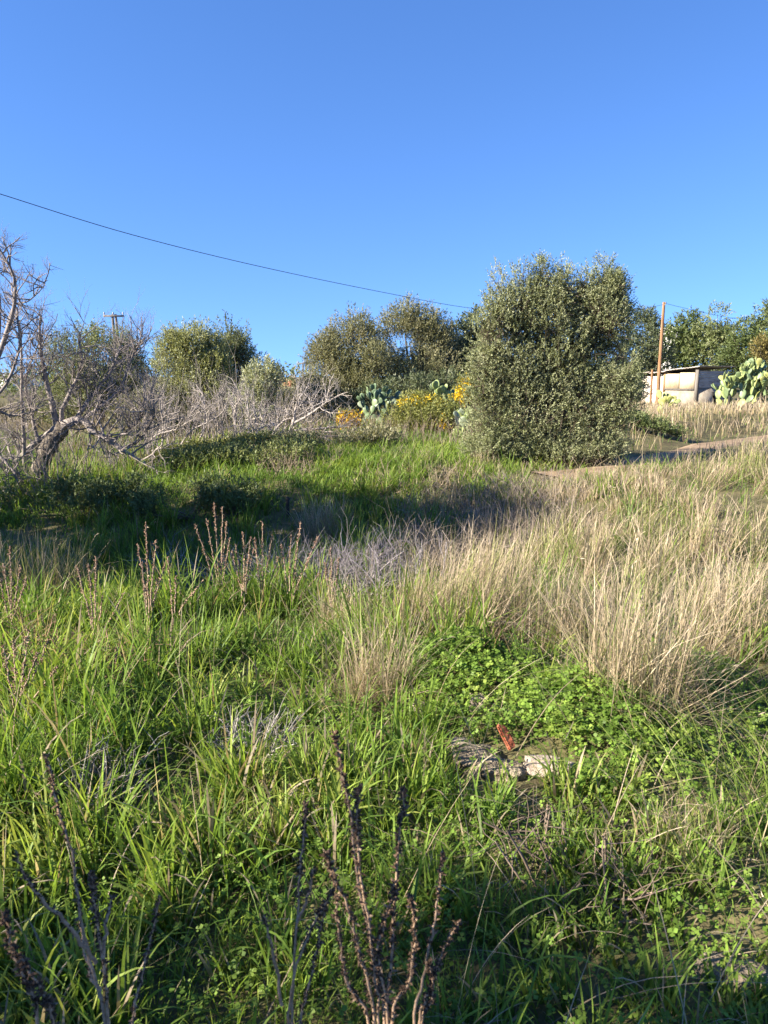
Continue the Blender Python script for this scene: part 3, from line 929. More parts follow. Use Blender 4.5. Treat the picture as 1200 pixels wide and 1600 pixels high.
cactus('small bright yellow-green prickly pear below the utility pole', [cspot(1030, 24.4, 2), cspot(1036, 24.2, 2), cspot(1042, 24.4, 1)], ['yellow', 'yellow', 'pale'], 0.30, 2, 31)
cactus('tiny pale prickly pear sprouting right of the bright one', [cspot(1062, 24.6, 1), cspot(1066, 24.6, 0)], ['yellow', 'pale'], 0.24, 1, 33)

# ------------------------------------------------------------------ shed
C0 = np.array([14.45, 36.0, 0.0])
U = unit(np.array([-1.6, 2.5, 0]))          # along the sunlit wall, away from us
W_ = unit(np.array([2.5, 1.6, 0]))          # along the shaded end wall
zs = float(at(1082, 646, 36.0)[2])
UP = np.array([0, 0, 1.0])
C0 = C0 + UP * zs
N1, N2 = -W_, -U                            # outward normals of the two seen walls
shed = root('shed', C0, 'small plastered shed with white sheeting and a rusty sheet roof', 'shed')
L1, L2 = 3.1, 2.3
H0 = 1.12
HT = 2.05


def part(name, mat, o, a, b, c, parent=shed):
    m_ = MB()
    m_.add(boxv(o, a, b, c), BOXF)
    return m_.build(name, M[mat], parent)


part('wall', 'plaster', C0 + U * 1.7, U * 1.4, W_ * 0.2, UP * HT * 0.83)
part('wall', 'grey_wall', C0 + U * 0.0, U * 1.7, W_ * 0.2, UP * H0)  # lower front stretch, greyer and darker than the plaster beside it
part('wall', 'grey_wall', C0 + W_ * 0.2, W_ * (L2 - 0.2), U * 0.2, UP * (H0 + 0.05))
part('wall', 'grey_wall', C0 + U * L1 + W_ * 0.2, W_ * (L2 - 0.2), U * -0.2, UP * HT * 0.8)
part('wall', 'grey_wall', C0 + W_ * L2 + U * 0.2, U * (L1 - 0.4), W_ * -0.2, UP * HT * 0.8)
for k in range(2):
    part('white_panel', 'whitesheet', C0 + U * (0.12 + k * 0.83) + N1 * 0.04 + UP * (H0 + 0.01), U * 0.79, W_ * 0.05, UP * (0.74 - 0.05 * k))
part('corner_post', 'greywood', C0 + N1 * 0.06 - U * 0.06 + UP * 0.5, U * 0.14, W_ * 0.12, UP * 1.5)
part('ledge', 'greywood', C0 + N1 * 0.07 + UP * (H0 - 0.05) + U * 0.12, U * 1.6, W_ * 0.06, UP * 0.05)
# corrugated end sheeting
for k in range(3):
    m_ = MB()
    z0_ = H0 + 0.06 + k * 0.26
    prof_ = np.linspace(0, 0.255, 17)
    dep = 0.018 * np.sin(prof_ / 0.085 * 2 * math.pi) - 0.03
    A = C0[None, :] + W_[None, :] * 0.1 + U[None, :] * dep[:, None] + UP[None, :] * (z0_ + prof_[:, None])
    B = A + W_ * (L2 - 0.1)
    Vv = np.concatenate([A, B])
    i_ = np.arange(16)
    m_.add(Vv, np.stack([i_, i_ + 17, i_ + 18, i_ + 1], -1))
    m_.build('corrugated_sheet', M['zinc'], shed)
# roof: corrugated sheets sloping towards the far end
for k in range(4):
    m_ = MB()
    u0 = -0.25 + k * 0.92
    tt = np.linspace(0, 0.95, 21)
    rows_ = []
    for v in (-0.25, L2 + 0.2):
        for dz in (0.0, 0.03):
            zz_ = HT + 0.06 - 0.10 * (u0 + tt) + 0.012 * np.sin(tt * 2 * math.pi / 0.16) + dz + 0.012 * k * (1 if k % 2 else -1)
            rows_.append(C0[None, :] + U[None, :] * (u0 + tt)[:, None] + W_ * v + UP[None, :] * zz_[:, None])
    Vv = np.concatenate(rows_)
    i_ = np.arange(20)
    for a_, b_ in ((0, 42), (21, 63), (0, 21), (42, 63)):
        m_.add(Vv, np.stack([a_ + i_, a_ + i_ + 1, b_ + i_ + 1, b_ + i_], -1))
    m_.build('roof_sheet', M['zinc'], shed)
part('door_post', 'timber', C0 + U * 1.72 + N1 * 0.05 + UP * 0.95, U * 0.1, W_ * 0.05, UP * 0.9)

# planks leaning below the cactus
for k, (a, b) in enumerate((((1118, 664), (1112, 612)), ((1124, 660), (1113, 618)), ((1133, 652), (1139, 618)))):
    p0, p1 = at(*a, 27.5), at(*b, 27.5)
    p0[2] = min(p0[2], hz(p0[0], 27.5))
    m_ = MB()
    d_ = p1 - p0
    m_.add(boxv(p0, (0.09, 0, 0), (0, 0.03, 0), d_), BOXF)
    tag(m_.build('plank', M['dark']), ['dark stick leaning upright at the front of the cactus', 'dark plank leaning aslant beside the upright stick', 'thin dark stake under the big prickly pear'][k], 'plank')

# ------------------------------------------------------------------ poles and cables
PY = 34.0
pt = at(1037.5, 472, PY)
pb = at(1026, 640, PY)
pb[2] = hz(pb[0], PY) - 0.2
pole = root('utility_pole', (pb[0], PY, hz(pb[0], PY)), 'plain brown wooden utility pole in front of the shed', 'utility pole')
m_ = MB()
t_ = np.linspace(0, 1, 12)[:, None]
tube(m_, pb * (1 - t_) + pt * t_, np.linspace(0.088, 0.058, 12), 14)
m_.build('pole', M['timber'], pole, smooth=True)
m_ = MB()
tube(m_, np.array([pt + (0, -0.1, -0.12), pt + (0.0, -0.22, -0.12), pt + (0, -0.22, -0.02)]), (0.012, 0.012, 0.03), 8)
m_.build('insulator', M['ceramic'], pole, smooth=True)
m_ = MB()
tube(m_, np.array([pb + (-0.25, 0.12, 0.2), np.array([pb[0] - 0.25, PY + 0.12, at(1024, 577, PY)[2]])]), (0.05, 0.05), 8)
m_.build('brace_post', M['timber'], pole, smooth=True)


def cable(label, P, r, name='overhead_cable'):
    m_ = MB()
    tube(m_, smooth_path(P, 60), r, 6)
    return tag(m_.build(name, M['cable'], smooth=True), label, 'cable')


# long span towards a pole outside the view: points lie in one vertical plane
A0 = np.array([-7.5, 11.0])
B0 = np.array([pt[0], PY - 0.2])


def on_span(px, py):
    d = ray(px, py)
    # solve s*d.xy = A0 + q (B0-A0)
    Mx = np.array([[d[0], -(B0 - A0)[0]], [d[1], -(B0 - A0)[1]]])
    s_, q_ = np.linalg.solve(Mx, A0)
    return np.array([0, 0, EYE]) + d * s_


span = [on_span(*p) for p in ((-110, 268), (0, 303), (200, 365), (400, 415), (600, 457), (740, 482), (880, 494), (960, 491), (1036, 476))]
cable('long black cable sagging across the sky from the pole', span, 0.0065)
cable('thin cable from the pole top sloping away behind the shed trees', [pt + (0, -.05, -.05), at(1090, 486, 37), at(1140, 496, 42), at(1200, 500, 48)], 0.008)
cable('thin cable rising to the edge of the view above the trees', [at(1130, 499, 46), at(1170, 495, 42), at(1200, 489, 38), at(1260, 475, 34)], 0.012)


def tpole(label, pxt, pyt, pxb, Y, arm, two=0.0):
    p1 = at(pxt, pyt, Y)
    x0 = at(pxb, pyt, Y)[0]
    z0 = hz(x0, Y)
    r_ = root('utility_pole', (x0, Y, z0), label, 'utility pole', 'distant poles')
    for s_ in ((-1, 1) if two else (0,)):
        m_ = MB()
        tube(m_, np.array([(x0 + s_ * two, Y, z0 - 0.2), (p1[0] + s_ * two * 0.8, Y, p1[2])]), (0.15, 0.10), 10)
        m_.build('pole', M['greywood'], r_, smooth=True)
    m_ = MB()
    m_.add(boxv((p1[0] - arm / 2, Y - 0.15, p1[2] - 0.22), (arm, 0, 0), (0, 0.1, 0), (0, 0, 0.14)), BOXF)
    arm_o = m_.build('crossarm', M['greywood'], r_)
    for s_ in (-0.46, -0.02, 0.46):
        m_ = MB()
        tube(m_, np.array([(p1[0] + s_ * arm, Y - 0.1, p1[2] - 0.08), (p1[0] + s_ * arm, Y - 0.1, p1[2] + 0.08), (p1[0] + s_ * arm, Y - 0.1, p1[2] + 0.16)]), (0.03, 0.07, 0.04), 8)
        m_.build('insulator', M['ceramic'], arm_o, smooth=True)
    return r_


tpole('distant pole with a crossarm above the round dark olive', 178, 491, 182, 66, 1.7, 0.17)
tpole('faint double pole on the skyline left of the central trees', 475.5, 566, 475.5, 110, 1.9, 0.25)

# ------------------------------------------------------------------ far houses
def house(label, px0, px1, pyt, Y, depth, roof=None, pitch=False):
    a = at(px0, pyt, Y)
    b = at(px1, pyt, Y)
    z0 = hz((a[0] + b[0]) / 2, Y) - 0.3
    h_ = a[2] - z0
    w_ = b[0] - a[0]
    r_ = root('house', ((a[0] + b[0]) / 2, Y, z0), label, 'house')
    part('wall', 'white', (a[0], Y, z0), (w_, 0, 0), (0, depth, 0), (0, 0, h_), r_)
    if pitch:
        m_ = MB()
        o_ = 0.3
        V_ = np.array([(a[0] - o_, Y - o_, z0 + h_ + .01), (b[0] + o_, Y - o_, z0 + h_ + .01), (b[0] + o_, Y + depth + o_, z0 + h_ + .01), (a[0] - o_, Y + depth + o_, z0 + h_ + .01), (a[0] - o_, Y + depth / 2, z0 + h_ + 0.9), (b[0] + o_, Y + depth / 2, z0 + h_ + 0.9)])
        m_.add(V_, np.array([(0, 1, 5, 4), (2, 3, 4, 5), (0, 3, 2, 1)]))
        m_.add(V_, np.array([(0, 4, 3), (1, 2, 5)]))
        m_.build('roof', M['roof'], r_)
    else:
        part('parapet', 'white', (a[0] - .1, Y - .1, z0 + h_ + .003), (w_ + .2, 0, 0), (0, depth + .2, 0), (0, 0, 0.25), r_)
    for k in range(2):
        wx = a[0] + w_ * (0.22 + 0.42 * k)
        part('window', 'dark', (wx, Y - 0.03, z0 + h_ * 0.45), (w_ * 0.12, 0, 0), (0, 0.04, 0), (0, 0, h_ * 0.3), r_)
    return r_


house('white house far off behind the bare branches', -30, 34, 589, 78, 6)
house('low house with a reddish tiled roof on the skyline between trees', 437, 456, 604, 95, 6, pitch=True)
house('white gable end showing between the trees behind the pole', 1051, 1062, 516, 58, 4)

# short black post
p = at(450, 806, 9.4)
m_ = MB()
zb = hz(p[0], 9.4)
post = root('marker_post', (p[0], 9.4, zb), 'short black post standing in the shaded grass', 'post')
tube(m_, np.array([(p[0], 9.4, zb - 0.1), (p[0], 9.4, at(450, 780, 9.4)[2])]), (0.022, 0.02), 8)
m_.build('shaft', M['dark'], post)
m_ = MB()
tp = at(450, 780, 9.4)
tube(m_, np.array([tp - (0, 0, 0.005), tp + (0, 0, 0.02), tp + (0, 0, 0.03)]), (0.027, 0.027, 0.012), 8)
m_.build('cap', M['dark'], post)


# ------------------------------------------------------------------ stones and brick
def stone(label, c, size, seed, mat='rock', rz=0.0, name='stone', flat=0.6):
    import bmesh
    bm = bmesh.new()
    bmesh.ops.create_icosphere(bm, subdivisions=4, radius=1)
    P = np.array([v.co for v in bm.verts])
    d = unit(P)
    q = np.sign(d) * np.abs(d) ** flat
    q = q * (0.82 + 0.35 * noise3(d * 1.6 + seed, seed)[:, None] + 0.18 * (noise3(d * 4.5 + seed, seed + 1)[:, None] - .5) + 0.09 * (noise3(d * 12 + seed, seed + 2)[:, None] - .5))
    q *= np.array(size)
    for v, co in zip(bm.verts, q):
        v.co = co
    me = bpy.data.meshes.new(name)
    bm.to_mesh(me)
    bm.free()
    for p_ in me.polygons:
        p_.use_smooth = True
    me.materials.append(M[mat])
    o = bpy.data.objects.new(name, me)
    o.location = c
    o.rotation_euler = (0, 0, rz)
    COL.objects.link(o)
    return tag(o, label, 'stone')


def gp(px, py, lift):
    """spot on the real ground seen at this pixel, raised by lift"""
    z = 0.0
    for _ in range(12):
        p = ground_at(px, py, z + lift)
        z = 0.5 * z + 0.5 * hz(p[0], p[1])
    return Vector((p[0], p[1], hz(p[0], p[1]) + lift))


Z0 = 0.06
stone('long pinkish-grey stone lying in the clover', gp(858, 1198, 0.028), (0.105, 0.045, 0.032), 2, rz=-0.12, flat=0.75)
stone('rough earthy boulder left of the brick', gp(745, 1188, 0.022), (0.10, 0.085, 0.038), 5, 'clod', 0.3)
stone('crumbly lump of dry soil below the brick', gp(785, 1204, 0.012), (0.09, 0.06, 0.03), 9, 'clod', -0.2)
stone('grey shaded stone behind the earthy boulder', gp(722, 1167, 0.012), (0.045, 0.04, 0.03), 13)
stone('pale stone half hidden in the shaded clover', gp(748, 1098, 0.03), (0.05, 0.035, 0.04), 17)
stone('light stone in the dark clump right of the dry stems', gp(655, 1105, 0.025), (0.04, 0.03, 0.03), 19)
stone('grey lump of soil at the edge of the view near the bottom', gp(1172, 1530, 0.015), (0.07, 0.05, 0.035), 23, 'clod')
stone('low grey stone beside the soil lump near the bottom', gp(1120, 1515, 0.012), (0.06, 0.04, 0.025), 29, 'clod', 0.5)
# broken clay brick stuck upright
bc = gp(790, 1160, 0.045)
import bmesh
bm = bmesh.new()
bmesh.ops.create_cube(bm, size=1.0)
bmesh.ops.scale(bm, vec=(0.036, 0.022, 0.12), verts=bm.verts)
bmesh.ops.bevel(bm, geom=list(bm.edges), offset=0.005, segments=2, affect='EDGES')
bmesh.ops.subdivide_edges(bm, edges=list(bm.edges), cuts=2, use_grid_fill=True)
for v in bm.verts:
    nn = float(noise3(np.array([v.co]) * 60, 77)[0]) - 0.5
    v.co += v.co.normalized() * nn * 0.008
    if v.co.z > 0.045:
        v.co.z -= max(0, v.co.x + 0.01) * 1.0
me = bpy.data.meshes.new('brick')
bm.to_mesh(me)
bm.free()
me.materials.append(M['tile'])
o = bpy.data.objects.new('broken_brick', me)
o.location = bc + Vector((0, 0, 0.03))
o.rotation_euler = (-0.25, -0.38, 0.5)
COL.objects.link(o)
tag(o, 'broken red clay brick stuck upright in the clover', 'brick')


# ------------------------------------------------------------------ dead weed stalks
def stalk_root(label, x, y, name='dead_stalk'):
    return root(name, (x, y, hz(x, y)), label, 'dead weed')


def seeds(mb, P, D, n, size, cols):
    """knobbly dry seed capsules crowded round a stem"""
    if n < 1:
        return
    t = RG.random(n) ** 0.8
    i = np.minimum((t * (len(P) - 1)).astype(int), len(P) - 2)
    f = (t * (len(P) - 1) - i)[:, None]
    c = P[i] * (1 - f) + P[i + 1] * f
    o = unit(RG.normal(size=(n, 3)) + np.array([0, 0, 0.25]))
    sz = size * RG.uniform(0.6, 1.25, n)[:, None]
    c = c + o * sz * 0.9
    a = unit(np.cross(o, RG.normal(size=(n, 3))))
    b = np.cross(o, a)
    V = np.stack([c - o * sz * .8, c + a * sz * .5, c + b * sz * .5, c - a * sz * .5, c - b * sz * .5, c + o * sz * 1.05], 1).reshape(-1, 3)
    base = (np.arange(n) * 6)[:, None, None]
    tri = np.array([(0, 2, 1), (0, 3, 2), (0, 4, 3), (0, 1, 4), (5, 1, 2), (5, 2, 3), (5, 3, 4), (5, 4, 1)])[None]
    C = pick(cols, n, 0.25)
    mb.add(V, (base + tri).reshape(-1, 3), np.repeat(C, 6, 0))


SEEDC = [(0.042, 0.027, 0.018), (0.085, 0.054, 0.035), (0.155, 0.10, 0.066)]
STEMC = (0.36, 0.25, 0.165)


def spike(rt, pts, r0, r1, nseed, size, frac=0.35, cols=SEEDC, col=STEMC, name='stem'):
    q = smooth_path(pts, max(10, 5 * len(pts)))
    q[1:-1] += RG.normal(size=q[1:-1].shape) * r0 * 0.4
    mb = MB()
    k0 = int(frac * len(q))
    tube(mb, q, np.linspace(r0, r1, len(q)), 6, col)
    st = mb.build(name, M['stalk'], rt, smooth=True)
    ms = MB()
    seeds(ms, q[k0:], None, nseed, size, cols)
    # withered bracts
    n = nseed // 2
    t = RG.integers(k0, len(q) - 1, n)
    leaves(ms, q[t], unit(RG.normal(size=(n, 3)) + np.array([0, 0, .4])), size * 3.0, size * 0.9, pick(cols + [(0.3, 0.22, 0.15)], n, 0.2))
    so = ms.build('seed_capsules', M['stalk'], st)
    tag(so, kind='stuff')
    return st


def near(px, py, Y):
    return at(px, py, Y)


def near_plant(label, bpx, Y, spikes, size=0.0045, dens=230):
    b = near(bpx, 1600, Y)
    z = hz(b[0], Y)
    rt = stalk_root(label, b[0], Y)
    for (pts, dy, fr) in spikes:
        P = [near(px, py, Y + dy * k / (len(pts) - 1)) for k, (px, py) in enumerate(pts)]
        first = P[0].copy()
        if pts[0][1] >= 1590:
            P = [np.array([b[0] + (first[0] - b[0]) * 0.3, Y, z - 0.02]), first * 0.5 + np.array([b[0] + (first[0] - b[0]) * 0.5, Y, z]) * 0.5] + P
        ln = np.linalg.norm(P[-1] - P[0])
        spike(rt, P, 0.0036, 0.0014, int(dens * 0.8 * ln * (1 - fr)), size * RG.uniform(0.85, 1.1), fr)
    return rt


near_plant('dead stalk near the bottom with dark seed spikes fanning up at the corner', 165, 1.12, [
    ([(165, 1600), (135, 1480), (112, 1340), (88, 1250), (72, 1178)], 0.10, 0.55),
    ([(170, 1600), (160, 1500), (148, 1410), (143, 1360)], 0.0, 0.45),
    ([(150, 1505), (115, 1455), (70, 1410), (40, 1370), (28, 1335)], -0.06, 0.25),
    ([(160, 1500), (166, 1440), (176, 1400)], 0.05, 0.4),
    ([(158, 1560), (135, 1500), (125, 1440)], 0.08, 0.2),
], dens=420)
near_plant('single dead stalk leaning right beside the dark fan of spikes', 205, 1.3, [
    ([(207, 1600), (222, 1530), (238, 1460), (250, 1400)], 0.05, 0.4),
], dens=380)
near_plant('low dark dead stalk cut by the frame at the bottom corner', 30, 1.0, [
    ([(60, 1600), (38, 1530), (15, 1470), (8, 1430)], 0.0, 0.2),
    ([(80, 1600), (70, 1560), (30, 1490)], 0.0, 0.2),
], dens=380)
near_plant('tallest dark dead weed at bottom centre, many upright seed spikes', 585, 1.15, [
    ([(600, 1600), (585, 1500), (560, 1380), (545, 1260), (532, 1190), (523, 1142)], 0.10, 0.35),
    ([(592, 1600), (580, 1480), (562, 1350), (558, 1270), (562, 1232)], 0.0, 0.35),
    ([(600, 1600), (612, 1500), (618, 1400), (625, 1300), (633, 1232)], 0.05, 0.4),
    ([(585, 1600), (565, 1500), (545, 1420), (520, 1370), (510, 1330)], -0.05, 0.3),
    ([(605, 1600), (592, 1500), (600, 1440), (615, 1380)], 0.0, 0.4),
    ([(575, 1600), (545, 1540), (530, 1470), (525, 1400)], 0.0, 0.25),
    ([(610, 1600), (640, 1530), (648, 1460), (640, 1400)], 0.0, 0.3),
], dens=430)
near_plant('pale-stemmed dead weed with brown tufts left of the tallest one', 455, 1.25, [
    ([(455, 1600), (460, 1500), (468, 1390), (473, 1310), (478, 1255)], 0.05, 0.6),
    ([(464, 1440), (480, 1405), (490, 1355)], 0.0, 0.5),
    ([(450, 1600), (466, 1500), (500, 1430), (522, 1390)], 0.0, 0.6),
    ([(470, 1600), (485, 1530), (497, 1470), (508, 1410)], 0.03, 0.4),
    ([(440, 1570), (428, 1490), (412, 1430)], -0.03, 0.35),
], dens=330)
near_plant('pale-stemmed dead weed leaning right of the tallest one', 655, 1.2, [
    ([(648, 1600), (668, 1500), (680, 1430), (688, 1370), (692, 1330)], 0.06, 0.5),
    ([(655, 1600), (672, 1540), (690, 1490), (716, 1440)], 0.02, 0.4),
    ([(660, 1600), (676, 1560), (672, 1500)], 0.0, 0.3),
], dens=330)

# slim reddish-brown stalks in the middle distance
MIDC = [(0.11, 0.062, 0.042), (0.19, 0.115, 0.08), (0.27, 0.18, 0.13)]


def mid_plant(label, bpx, bpy, Y, tops, size=0.007, dens=170, r=0.0045):
    b = at(bpx, bpy, Y)
    z = hz(b[0], Y)
    rt = stalk_root(label, b[0], Y, 'dead_stalk')
    for k, (px, py, fork) in enumerate(tops):
        tip = at(px, py, Y + RG.uniform(-0.15, 0.15))
        b0 = np.array([b[0], Y, z - 0.03])
        mid = b0 + (tip - b0) * 0.5
        mid[0] = b0[0] + (tip[0] - b0[0]) * (0.30 if fork else 0.45)
        P = [b0, b0 * .5 + mid * .5, mid, mid * .5 + tip * .5, tip] if not fork else [mid * 0.75 + b0 * 0.25, mid, mid * .5 + tip * .5, tip]
        ln = np.linalg.norm(tip - P[0])
        spike(rt, P, r, 0.002, int(dens * ln), size, 0.3, MIDC, (0.36, 0.27, 0.20))
    return rt


mid_plant('tall reddish-brown dead stalk standing alone among the green grass', 235, 1010, 4.6, [(228, 818, 0), (215, 850, 1), (244, 845, 1), (258, 880, 1), (222, 880, 1), (246, 905, 1)])
mid_plant('branched reddish dead stalk at the edge of the shade, tallest of its row', 345, 960, 5.3, [(335, 786, 0), (322, 810, 1), (348, 792, 1), (355, 815, 1), (305, 820, 1), (360, 840, 1)])
mid_plant('bushy reddish dead stalk second in the row along the shade', 382, 960, 5.2, [(380, 832, 0), (368, 850, 1), (392, 838, 1), (398, 850, 1), (362, 862, 1)])
mid_plant('reddish dead stalk third in the row along the shade', 410, 955, 5.3, [(410, 815, 0), (398, 840, 1), (425, 838, 1), (436, 870, 1), (400, 862, 1)])
mid_plant('wide-spreading reddish dead stalk at the end of the row', 452, 955, 5.2, [(470, 815, 0), (455, 835, 1), (498, 838, 1), (440, 850, 1), (485, 870, 1), (500, 895, 1)])
mid_plant('dead stalk with a forked crook near the left shade edge', 150, 1030, 4.3, [(138, 880, 0), (150, 870, 1), (160, 930, 1), (195, 925, 1), (120, 885, 1)])
mid_plant('spiky brown dead stalks at the edge of the view beside the grass', 20, 1010, 4.6, [(16, 855, 0), (5, 880, 1), (32, 885, 1), (42, 900, 1), (0, 905, 1)])
mid_plant('brown dead stalk deep in the grass below the lone tall one', 175, 1130, 3.5, [(185, 1010, 0), (178, 1050, 1), (196, 1040, 1)])
mid_plant('two thin leaning stalks close to the lone tall stalk', 272, 990, 4.8, [(262, 870, 0), (275, 900, 1), (318, 905, 1)])
mid_plant('weathered brown dead weed at the edge of the view low in the grass', 30, 1160, 3.2, [(20, 1000, 0), (45, 985, 1), (60, 1020, 1), (5, 1010, 1), (75, 1000, 1), (90, 1040, 1)])
mid_plant('slender reddish stalk beside the dry tussock', 520, 985, 4.9, [(517, 855, 0), (508, 880, 1), (530, 870, 1)])

# ------------------------------------------------------------------ grass
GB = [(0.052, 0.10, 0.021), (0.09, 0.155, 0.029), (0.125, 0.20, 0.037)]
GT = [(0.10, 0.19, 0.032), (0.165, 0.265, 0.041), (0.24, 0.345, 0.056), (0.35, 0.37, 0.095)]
DB = [(0.19, 0.14, 0.085), (0.28, 0.21, 0.125), (0.22, 0.21, 0.09)]
DT = [(0.29, 0.225, 0.16), (0.40, 0.325, 0.235), (0.49, 0.415, 0.315)]


def frustum(n, y0, y1, power=1.0, margin=1.12):
    """random ground spots inside the seen wedge, denser towards the camera for higher power"""
    t = RG.random(n)
    if abs(power - 1) < 1e-6:
        y = np.sqrt(y0 ** 2 + t * (y1 ** 2 - y0 ** 2))
    else:
        y = y0 * (y1 / y0) ** t
    x = RG.uniform(-1, 1, n) * (y * 0.5 * margin + 0.35)
    return x, y


def dryness(x, y):
    """how much of the standing growth is straw: the right-hand side and a few patches"""
    e = 0.55 + 0.10 * y * 0 + 0.35 * (noise2(x, y, 0.8, 31) - 0.5)
    d = sig((x - 0.10 * np.maximum(y - 4.6, 0) * -0.2 - e) / 0.16) * sig((y - 3.9 - 0.5 * (noise2(x, y, .5, 32) - .5)) / 0.22)
    return np.clip(d, 0, 1)


BARE = gp(775, 1200, 0.0)


def bare(x, y):
    """open earth round the stones"""
    c = BARE
    return np.clip(1.5 * np.exp(-(((x - c[0]) / 0.24) ** 2 + ((y - c[1] + 0.10) / 0.19) ** 2)), 0, 1)


def grass_weight(x, y):
    w_ = (1 - 0.93 * dryness(x, y)) * (1 - 0.78 * cloverness(x, y)) * (1 - 0.9 * bare(x, y))
    return w_ * np.where((x > 0.35) & (y < 3.3), 0.6, 1.0)


def green_tufts(n, y0, y1, hh, ww, segs, seed):
    """grass in tufts of their own height, lean and tone, with darker gaps between"""
    x, y = frustum(n, y0, y1)
    k = RG.random(n) < grass_weight(x, y) * (np.where(y < 2.4, 0.5, 0.06) + 1.0 * (noise2(x, y, 0.42, seed) > 0.47))
    x, y = x[k], y[k]
    nt_ = len(x)
    nb = RG.integers(12, 34, nt_)
    ti = np.repeat(np.arange(nt_), nb)
    m = len(ti)
    th = hh * (0.45 + 0.85 * noise2(x, y, 0.6, seed + 1)) * RG.uniform(0.65, 1.4, nt_) * (1 - 0.35 * sig((x - 0.30) / 0.15) * sig((3.6 - y) / 0.3))
    rad = RG.uniform(0.025, 0.085, nt_)
    taz = RG.uniform(0, 6.283, nt_)
    tt = np.clip(0.6 * noise2(x, y, 0.4, seed + 2) + 0.5 * RG.random(nt_) - 0.05, 0, 0.999)
    a = RG.uniform(0, 6.283, m)
    d = rad[ti] * np.sqrt(RG.random(m))
    bx, by = x[ti] + d * np.cos(a), y[ti] + d * np.sin(a)
    P = np.stack([bx, by, height(bx, by) - 0.01], -1)
    az = np.where(RG.random(m) < 0.45, taz[ti] + RG.normal(size=m) * 0.6, a + RG.normal(size=m) * 0.5)
    t = np.clip(tt[ti] + RG.normal(size=m) * 0.15, 0, 0.999)
    cb, ct = pick(GB, m, 0.15, t), pick(GT, m, 0.15, t)
    dry = RG.random(m) < 0.11
    ct[dry] = pick(DT, int(dry.sum()), 0.2) * 0.9
    cb[dry] = pick(DB, int(dry.sum()), 0.2)
    h = th[ti] * RG.uniform(0.45, 1.2, m)
    blades(mb, P, h, ww * RG.uniform(0.5, 1.4, m) * (0.75 + 0.5 * tt[ti]), az, RG.uniform(0.0, 0.45, m), 0.1 + 2.2 * RG.random(m) ** 1.8, segs, cb, ct)


def short_grass(n, y0, y1, hh, ww, segs, seed):
    x, y = frustum(n, y0, y1)
    k = RG.random(n) < np.maximum(grass_weight(x, y), 0.35 * dryness(x, y)) * (0.25 + 0.9 * (noise2(x, y, 0.3, seed) > 0.45))
    x, y = x[k], y[k]
    m = len(x)
    t = 0.6 * noise2(x, y, 0.35, seed + 2) + 0.4 * RG.random(m)
    P = np.stack([x, y, height(x, y) - 0.01], -1)
    cb, ct = pick(GB, m, 0.18, t), pick(GT, m, 0.18, t)
    dry = RG.random(m) < 0.12
    ct[dry] = pick(DT, int(dry.sum()), 0.2) * 0.8
    blades(mb, P, hh * RG.uniform(0.4, 1.3, m), ww * RG.uniform(0.5, 1.4, m), RG.uniform(0, 6.283, m), RG.uniform(0.05, 0.8, m), RG.uniform(0.1, 1.6, m), segs, cb, ct)


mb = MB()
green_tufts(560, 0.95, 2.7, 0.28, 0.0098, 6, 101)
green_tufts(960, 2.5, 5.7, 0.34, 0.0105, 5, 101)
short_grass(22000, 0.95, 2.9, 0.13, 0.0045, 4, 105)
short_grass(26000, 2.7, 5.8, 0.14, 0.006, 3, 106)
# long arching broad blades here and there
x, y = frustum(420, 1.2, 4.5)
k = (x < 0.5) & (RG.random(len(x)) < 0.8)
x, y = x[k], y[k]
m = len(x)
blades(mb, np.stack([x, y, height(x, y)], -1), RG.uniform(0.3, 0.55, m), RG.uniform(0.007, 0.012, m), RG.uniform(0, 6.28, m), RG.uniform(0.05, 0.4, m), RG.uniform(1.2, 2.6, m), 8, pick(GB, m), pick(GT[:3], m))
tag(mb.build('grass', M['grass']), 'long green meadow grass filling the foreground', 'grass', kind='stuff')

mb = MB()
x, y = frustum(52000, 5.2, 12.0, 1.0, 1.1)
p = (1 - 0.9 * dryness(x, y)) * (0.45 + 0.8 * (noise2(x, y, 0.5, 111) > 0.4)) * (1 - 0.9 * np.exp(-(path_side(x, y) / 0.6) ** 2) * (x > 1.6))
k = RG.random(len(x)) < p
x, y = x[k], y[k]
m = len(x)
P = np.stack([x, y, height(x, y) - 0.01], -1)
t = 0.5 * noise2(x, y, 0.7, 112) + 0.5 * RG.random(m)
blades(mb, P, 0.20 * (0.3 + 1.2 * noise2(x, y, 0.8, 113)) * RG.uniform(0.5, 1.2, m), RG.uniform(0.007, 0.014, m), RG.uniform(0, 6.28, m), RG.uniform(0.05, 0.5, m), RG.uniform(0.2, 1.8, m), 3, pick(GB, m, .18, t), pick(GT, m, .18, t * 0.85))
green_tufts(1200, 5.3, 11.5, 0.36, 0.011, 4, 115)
tag(mb.build('grass', M['grass']), 'dark green grass in the shaded hollow beyond', 'grass', kind='stuff')

